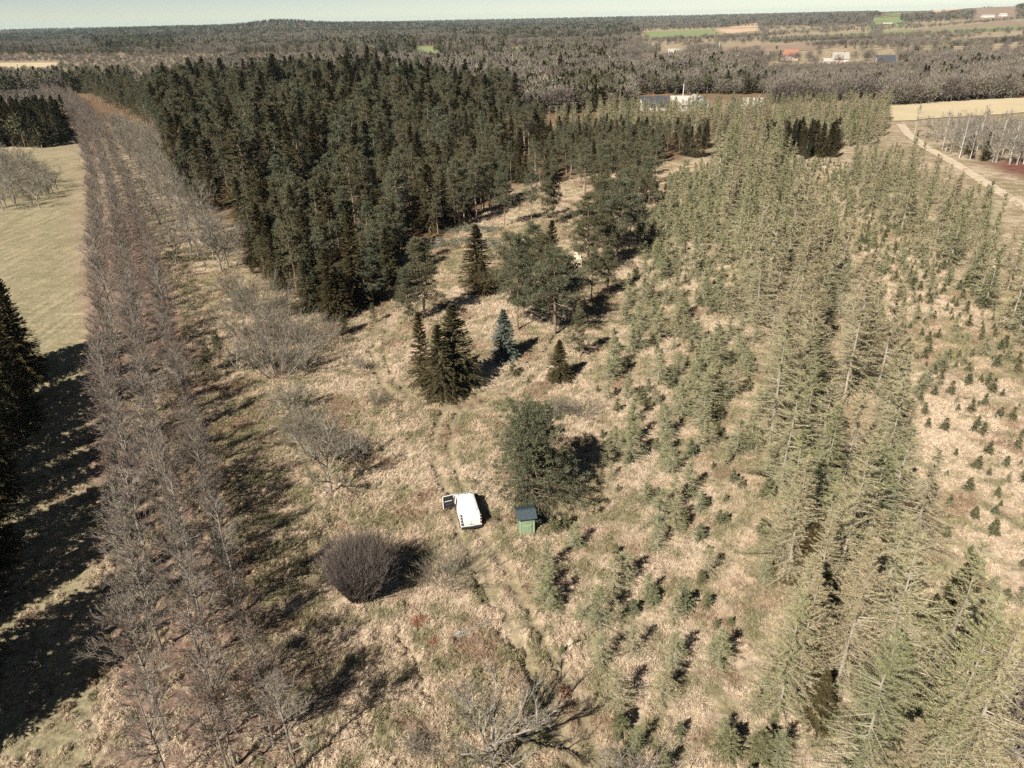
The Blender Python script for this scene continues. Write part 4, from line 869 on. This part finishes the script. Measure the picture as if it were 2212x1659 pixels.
npl = part('number_plate', MV['plate'], van, (-.26, .26, -.03, -.004, .53, .64)); part('plate_recess', MV['black'], npl, (-.31, .31, -.022, -.002, .645, .675))
part('brake_lamp', MV['black'], van, (-.10, .10, .15, .20, 1.66, 1.70)); part('roof_aerial', MV['black'], van, (-.01, .01, 2.75, 2.78, 1.8, 2.15))
for sx in (-.58, .58):
    for y in (.42, 2.72): part('rack_mount', MV['black'], van, (sx - .04, sx + .04, y, y + .08, 1.795, 1.83))
part('roof_groove', MV['black'], van, (-.60, .60, 2.86, 2.90, 1.78, 1.822)); part('roof_groove', MV['black'], van, (-.62, .62, .30, .325, 1.76, 1.822))
poly('windscreen', [(-.68, 3.075, 1.725), (.68, 3.075, 1.725), (.80, 3.66, 1.155), (-.80, 3.66, 1.155)], [(0, 1, 2, 3)], MV['glass'], van)
poly('side_window', [(.765, 2.35, 1.68), (.765, 2.95, 1.68), (.895, 3.4, 1.14), (.895, 2.35, 1.14)], [(0, 1, 2, 3)], MV['glass'], van)
dw = poly('dark_interior_panel', [(-.745, 2.22, 1.70), (-.745, 2.98, 1.70), (-.92, 3.32, 1.12), (-.925, 3.32, .42), (-.925, 2.22, .42), (-.915, 2.22, 1.1)], [(0, 1, 2, 3, 4, 5)], MV['black'], van)  # no opening cut: flat black panel, the interior's darkness put into its colour
part('front_seat', MV['seat'], dw, (-.95, -.88, 2.35, 2.75, .55, .8))
for sx in (-1, 1):
    for y in (.72, 3.46):
        v_, f_ = lathe_x(.32, .20); wl = poly('wheel', v_, f_, MV['tyre'], van, True); wl.location = (sx * .83, y, .31)
        v_, f_ = lathe_x(.20, .215, 14); poly('rim', v_, f_, MV['rim'], wl)
        part('wheel_arch', MV['black'], van, (sx * .895 - .012, sx * .895 + .012, y - .42, y + .42, .30, .66), bevel=.01)
    part('headlight', MV['lamp'], van, (sx * .62 - .14, sx * .62 + .14, 4.28, 4.38, .68, .84), bevel=.02)
# open driver door: local x runs from the hinge outwards
dr = link('driver_door', None, van, (-.92, 3.22, .36), R(-100)); dr.empty_display_size = .3; dr['label'] = 'open driver door showing its dark lining'
dr.rotation_euler = (0, 0, R(180 + 8))
part('door_skin', MV['white'], dr, (0, 1.02, -.045, -.005, 0, .74), bevel=.012)
part('door_lining', MV['black'], dr, (.05, .95, -.004, .06, .06, .70), bevel=.02)
part('door_edge', MV['white'], dr, (.985, 1.05, -.05, .075, 0, 1.24), bevel=.015)
part('window_frame', MV['white'], dr, (.0, 1.02, -.04, 0, 1.24, 1.30), (0, .05, -.04, 0, .74, 1.3)); part('window_glass', MV['glass'], dr, (.05, .985, -.03, -.02, .74, 1.24))
part('grab_handle', MV['seat'], dr, (.25, .8, .06, .11, .40, .47), bevel=.01)
# --- green hut ---------------------------------------------------------
MH = {'green': plain('green_paint', (.20, .265, .165), .75, 0, .18, 5, .15), 'trim': plain('pale_green_paint', (.26, .36, .21), .7, 0, .12, 5, .1), 'roof': plain('blue_black_roofing', (.040, .058, .068), .6, 0, .25, 6, .1), 'dark': MV['black']}
hx, hy, _ = P(1139, 1158.5); hut = empty('garden_hut', hx, hy, R(9), 'small green wooden hut with a dark blue grey roof beside the van', 'hut', None, -.05)
hw_, hd_ = .62, .58                                            # half width, half depth; door faces the camera side
wl = part('wall', MH['green'], hut, (-hw_ + .03, hw_ - .03, -hd_ + .03 + hd_, hd_ - .03 + hd_, 0, 1.98))
for k in range(11):
    z = .04 + k * .176
    part('plank', MH['green'], wl, (-hw_ + .008, -hw_ + .035, .03, 2 * hd_ - .03, z, z + .168)); part('plank', MH['green'], wl, (hw_ - .035, hw_ - .008, .03, 2 * hd_ - .03, z, z + .168))
    part('plank', MH['green'], wl, (-hw_ + .10, hw_ - .02, .002, .03, z, z + .170))
part('corner_board', MH['trim'], hut, (-hw_, -hw_ + .11, -.02, .02, 0, 2.0)); part('corner_board', MH['trim'], hut, (hw_ - .09, hw_, -.02, .02, 0, 2.0))
hd = part('door', MH['green'], hut, (-.40, .40, -.028, -.004, .06, 1.86))
for k in range(5): part('plank', MH['green'], hd, (-.395 + k * .158, -.395 + k * .158 + .152, -.042, -.028, .08, 1.84))
part('crossbar', MH['trim'], hd, (-.40, .40, -.058, -.0425, 1.05, 1.13)); part('latch', MV['chrome'], hd, (.29, .37, -.075, -.059, 1.0, 1.1))
rf = poly('roof', [(-.80, -.28, 1.93), (.80, -.28, 1.93), (.80, .62, 2.27), (-.80, .62, 2.27), (-.80, 1.42, 2.0), (.80, 1.42, 2.0),
                   (-.80, -.28, 1.87), (.80, -.28, 1.87), (.80, .62, 2.21), (-.80, .62, 2.21), (-.80, 1.42, 1.94), (.80, 1.42, 1.94)],
          [(0, 1, 2, 3), (3, 2, 5, 4), (6, 9, 8, 7), (9, 10, 11, 8), (0, 6, 7, 1), (4, 5, 11, 10), (1, 7, 8, 2), (2, 8, 11, 5), (0, 3, 9, 6), (3, 4, 10, 9)], MH['roof'], hut)
part('ridge_cap', MH['roof'], rf, (-.82, .82, .56, .68, 2.245, 2.295))
for k in range(8): part('roof_rib', MH['roof'], rf, (-.04, .04, 0, .78, -.01, .045), rot=(R(-18.6), 0, 0), loc=(-.70 + k * .2, .68, 2.265))
# --- hunting tower -----------------------------------------------------
MT = {'ply': plain('pale_plywood', (.62, .52, .38), .75, 0, .07, 4), 'batten': plain('pale_batten', (.60, .50, .36), .8, 0, .12, 6), 'pole': plain('grey_pole', (.30, .24, .18), .9)}
tx, ty, _ = P(1247, 583); tw_ = empty('hunting_tower', tx, ty, R(-6), 'pale plywood hunting tower on legs between spruce and pines', 'tower')
for sx in (-1, 1):
    for sy in (-1, 1): part('leg', MT['batten'], tw_, (sx * .62 - .05, sx * .62 + .05, sy * .55 + .55 - .05, sy * .55 + .55 + .05, -.1, 2.0))
cb = part('cabin', MT['ply'], tw_, (-.58, .58, .0, 1.1, 1.9, 3.5)); part('peephole', MV['black'], cb, (-.40, -.20, -.012, .01, 3.18, 3.34)); part('cabin_doorway', MV['black'], cb, (.585, .60, .2, .8, 2.0, 3.3))
part('floor_board', MT['batten'], tw_, (-.72, .72, -.1, 1.2, 1.82, 1.9)); part('roof', MT['ply'], tw_, (-.70, .72, -.12, 1.25, 3.5, 3.56), rot=(R(2), 0, 0))
for rot, x0 in ((R(35), -.5), (R(-35), .5)): part('brace', MT['batten'], tw_, (-.04, .04, -.02, .02, 0, 1.7), rot=(0, rot, 0), loc=(x0, -.02, .3))
part('crossbar', MT['batten'], tw_, (-.66, .66, -.075, -.045, .55, .65)); part('crossbar', MT['batten'], tw_, (-.66, .66, -.075, -.045, 1.2, 1.28))
ld = part('ladder', MT['pole'], tw_, (-.03, .03, -.22, -.16, 0, 2.4), (-.03, .03, .18, .24, 0, 2.4), rot=(0, R(-14), 0), loc=(1.22, .5, -.1))
for k in range(7): part('rung', MT['batten'], ld, (-.02, .02, -.16, .18, .25 + k * .32, .29 + k * .32))
# --- felled boughs, ferns, sticks --------------------------------------
def brush(seed, rx, ry, n=70, mf=None, wood=M['lichen'], hgt=.5):
    rng = np.random.default_rng(seed); W, F = Soup(), Soup(); b = np.column_stack([rng.normal(size=n) * rx, rng.normal(size=n) * ry, rng.random(n) * hgt])
    d = nrm(np.column_stack([rng.normal(size=(n, 2)), rng.normal(size=n) * .18])); L = rng.uniform(.8, 2.4, n); W.add(limbs(b, b + d * L[:, None], .035))
    if mf:
        k = 30; s = rng.uniform(.2, 1, (n, k)); p = (b[:, None] + d[:, None] * (L[:, None] * s)[..., None]).reshape(-1, 3) + rng.normal(size=(n * k, 3)) * .16
        F.add(leafs(p, nrm(rng.normal(size=p.shape) + UPV * .3), .34 * rng.uniform(.6, 1.2, len(p)), .07, rng))
    return W, F
for i, (u, v, rx, ry, lab) in enumerate([(905, 528, 2.2, 1.2, 'heap of felled green pine boughs next to the forest corner'), (960, 530, 2.4, 1.3, 'heap of felled pine boughs in the middle of the felling'),
        (1010, 525, 2.2, 1.2, 'heap of felled pine boughs behind the broad dark spruce'), (1062, 530, 2.0, 1.2, 'heap of felled pine boughs nearest the brown clearing'), (1040, 500, 2.4, .8, 'long heap of grey brushwood behind the felled boughs'),
        (985, 498, 2.2, .8, 'dark brushwood heap against the pine trunks')]):
    x, y, _ = P(u, v); e = empty('brush_pile', x, y, 0, lab, 'brush pile', 'brush piles of the felling'); W, F = brush(500 + i, rx, ry, 80, M['pine'])
    link('sticks', W.mesh('sticks', [M['lichen']]), e); link('needles', F.mesh('needles', [M['pine']]), e)
for i, (u, v, r_, lab) in enumerate([(906, 1345, .62, 'largest rust red dead fern clump below the round bush'), (935, 1392, .40, 'smaller rust red fern clump below the largest one'), (884, 1312, .34, 'rusty fern tuft between the round bush and the largest fern clump'),
        (700, 1142, .45, 'rusty dead fern patch above the round bush'), (738, 1140, .36, 'small rusty fern patch above the round bush'), (1216, 1500, .4, 'reddish dead fern in the furrow')]):
    x, y, _ = P(u, v); rng = np.random.default_rng(520 + i); n_ = 90; a = rng.random(n_) * 6.283
    s_ = Soup(); b_ = np.column_stack([rng.normal(size=(n_, 2)) * .12, np.full(n_, .02)]); s_.add(leafs(b_, dirs(a, rng.uniform(.05, .8, n_)), r_ * rng.uniform(.6, 1.3, n_), .05, rng)); s_.add(leafs(b_, dirs(a + 1, rng.uniform(.05, .4, n_)), r_ * rng.uniform(.6, 1.6, n_), .04, rng))
    o = link('dead_fern', s_.mesh('dead_fern', [M['rust']]), None, (x, y, float(height(np.array([x]), np.array([y]))[0]))); tag(o, lab, 'fern', 'dead ferns of the tussock grass')
for i, (u, v, lab) in enumerate([(993, 1370, 'small heap of pale lichened sticks in the tussock grass'), (1046, 1348, 'grey stick heap beside the wheel track')]):
    x, y, _ = P(u, v); W, F = brush(540 + i, .35, .25, 40, None, hgt=.3); W.t = [t * np.array([.5, .5, .8], np.float32) for t in W.t]
    o = link('stick_heap', W.mesh('stick_heap', [M['lichen']]), None, (x, y, float(height(np.array([x]), np.array([y]))[0]))); tag(o, lab, 'stick heap')
# --- houses --------------------------------------------------------------
MB = {'white': plain('whitewash', (.56, .54, .49), .8, 0, .05, 1), 'pink': plain('pinkish_render', (.62, .48, .40), .8, 0, .06, 1), 'grey': plain('blue_grey_boards', (.22, .25, .27), .8, 0, .1, 2), 'brick': plain('red_brick', (.24, .10, .075), .85, 0, .15, 2),
      'slate': plain('dark_slate', (.045, .052, .062), .55, 0, .2, 2), 'fibre': plain('pale_fibre_roof', (.27, .255, .22), .8, 0, .1, 1), 'tile': plain('orange_tile', (.25, .115, .08), .75, 0, .15, 2), 'light': plain('light_roof', (.32, .30, .265), .8, 0, .06, 1)}
def house(u, v, w_, d_, hw_, hr, wall, roof, rz, label, ridge='x', nwin=3, chim=True, cat='house'):
    x, y, _ = P(u, v); e = empty('farm_house' if cat == 'house' else 'barn', x, y, R(rz), label, cat); a, b_ = w_ / 2, d_ / 2
    if ridge == 'y': a, b_ = b_, a
    pv = [(-a, -b_, -.5), (a, -b_, -.5), (a, b_, -.5), (-a, b_, -.5), (-a, -b_, hw_), (a, -b_, hw_), (a, b_, hw_), (-a, b_, hw_), (-a, 0, hr - .15), (a, 0, hr - .15)]
    wl = poly('wall', pv, [(0, 1, 5, 4), (2, 3, 7, 6), (1, 2, 6, 9, 5), (3, 0, 4, 8, 7)], MB[wall], e)
    t = .3; s_ = (hr - hw_) / b_; o = .45; zt = hw_ - o * s_
    top = [(-a - o, -b_ - o, zt), (a + o, -b_ - o, zt), (a + o, 0, hr), (-a - o, 0, hr), (-a - o, b_ + o, zt), (a + o, b_ + o, zt)]; n6 = len(top)
    rfv = [(p[0], p[1], p[2] + t) for p in top] + top
    rf = poly('roof', rfv, [(0, 1, 2, 3), (3, 2, 5, 4), (6, 9, 8, 7), (9, 10, 11, 8), (0, 6, 7, 1), (4, 5, 11, 10), (1, 7, 8, 2), (2, 8, 11, 5), (0, 3, 9, 6), (3, 4, 10, 9)], MB[roof], e)
    if chim: part('chimney', MB['brick'], rf, (a * .45 - .35, a * .45 + .35, -.35, .35, hr - .3, hr + 1.2))
    for k in range(nwin):
        xx = -a + (k + .5) * 2 * a / nwin
        wn = part('window', MB['white'], wl, (xx - .65, xx + .65, -b_ - .06, -b_ + .02, 1.0, 2.3)); part('pane', MV['glass'], wn, (xx - .52, xx - .04, -b_ - .075, -b_ - .061, 1.12, 2.18), (xx + .04, xx + .52, -b_ - .075, -b_ - .061, 1.12, 2.18))
    for sx in (-1, 1):
        wn = part('window', MB['white'], wl, (sx * a - .05, sx * a + .05, -.6, .6, hw_ - .2, hw_ + 1.0)); part('pane', MV['glass'], wn, (sx * (a + .058) - .007, sx * (a + .058) + .007, -.48, .48, hw_ - .1, hw_ + .9))
    dr_ = part('door', MB['slate'], wl, (-a + .25, -a + 1.2, -b_ - .05, -b_ + .02, 0, 2.05)); part('handle', MV['chrome'], dr_, (-a + 1.0, -a + 1.1, -b_ - .09, -b_ - .051, 1.0, 1.1))
    if ridge == 'y': e.rotation_euler = (0, 0, R(rz + 90))
    return e
house(1402, 238, 8, 7, 2.4, 5.6, 'white', 'slate', 12, 'white walled house with steep dark slate roof behind the larches')
house(1430, 238, 7, 7, 2.4, 5.6, 'white', 'slate', 8, 'white gabled house with dark roof beside the pale barns')
house(1466, 238, 8, 8, 2.8, 5.8, 'white', 'light', -14, 'long barn with very light roof next to the white pole', nwin=2, chim=False, cat='barn')
house(1503, 238, 9, 9, 2.8, 6.2, 'grey', 'fibre', 6, 'grey walled barn with pale gable roof turned to the larches', 'y', 2, False, 'barn')
house(1625, 241, 8.5, 8, 2.8, 5.4, 'white', 'fibre', -10, 'small white house with pale roof standing alone behind the larches')
house(1456, 122, 13, 8, 3.2, 7, 'white', 'fibre', -8, 'white farmhouse with grey roof among rounded bare trees')
house(1706, 130, 12, 8, 4.0, 8.5, 'pink', 'tile', -6, 'house with an orange red tiled roof beside the ploughed field')
house(1812, 139, 12, 8, 4.4, 8.6, 'pink', 'fibre', -8, 'tall pale farmhouse with light grey roof', nwin=4)
house(1788, 141, 8, 6, 3.0, 5.0, 'white', 'light', -8, 'low white outbuilding against the tall pale farmhouse', nwin=2, chim=False)
house(1910, 141, 13, 8, 2.8, 7, 'white', 'slate', -10, 'low white house with dark roof at the edge of the bare wood')
house(1916, 58, 26, 12, 4, 7, 'brick', 'light', -6, 'far red brick barn with light roof on the green field', nwin=5, chim=False, cat='barn')
house(2130, 50, 34, 12, 4, 7, 'white', 'light', -6, 'far long white barn at the edge of the fields', nwin=6, chim=False, cat='barn')
house(2162, 49, 20, 12, 4, 8, 'white', 'light', -6, 'far white barn adjoining the long white one', nwin=4, chim=False, cat='barn')
for u, v, h, r_, lab, nm, cat in ((1473, 236, 10.5, .22, 'tall white pole rising beside the light barn roof', 'flag_pole', 'pole'), (1552, 118, 12, .32, 'pale utility pole at the corner of the ploughed field', 'utility_pole', 'pole')):
    x, y, _ = P(u, v); e = empty(nm, x, y, 0, lab, cat); W = Soup(); W.add(tube([(0, 0, -.5), (0, 0, h * .5), (0, 0, h)], [r_, r_ * .9, r_ * .7], 8)); link('shaft', W.mesh('shaft', [MB['white']]), e)
    if nm == 'utility_pole': part('crossarm', MT['pole'], e, (-1.1, 1.1, -.08, .08, h - 1.0, h - .8)); part('insulator', MB['white'], e, (-1.0, -.9, -.05, .05, h - .8, h - .55)); part('insulator', MB['white'], e, (.9, 1.0, -.05, .05, h - .8, h - .55))
    else: part('finial', MV['chrome'], e, (-.2, .2, -.2, .2, h, h + .35), bevel=.12)

# ------------------------------------------------------------------ air
hz = np.array([(x, y, z) for x in (-15000, 15000) for y in (-700, 16000) for z in (-20, 105)])
hf = [(0, 1, 3, 2), (4, 6, 7, 5), (0, 4, 5, 1), (2, 3, 7, 6), (0, 2, 6, 4), (1, 5, 7, 3)]
m, nt, n, out = newmat('air'); vv = n.new('ShaderNodeVolumePrincipled'); vv.inputs['Color'].default_value = (.52, .74, .84, 1); vv.inputs['Density'].default_value = .000036
vv.inputs['Anisotropy'].default_value = 0.0; nt.links.new(vv.outputs[0], out.inputs['Volume'])
tag(link('haze', mesh_np('haze', hz, hf, [m])), 'thin bluish spring haze over the whole land', 'haze', kind='stuff')
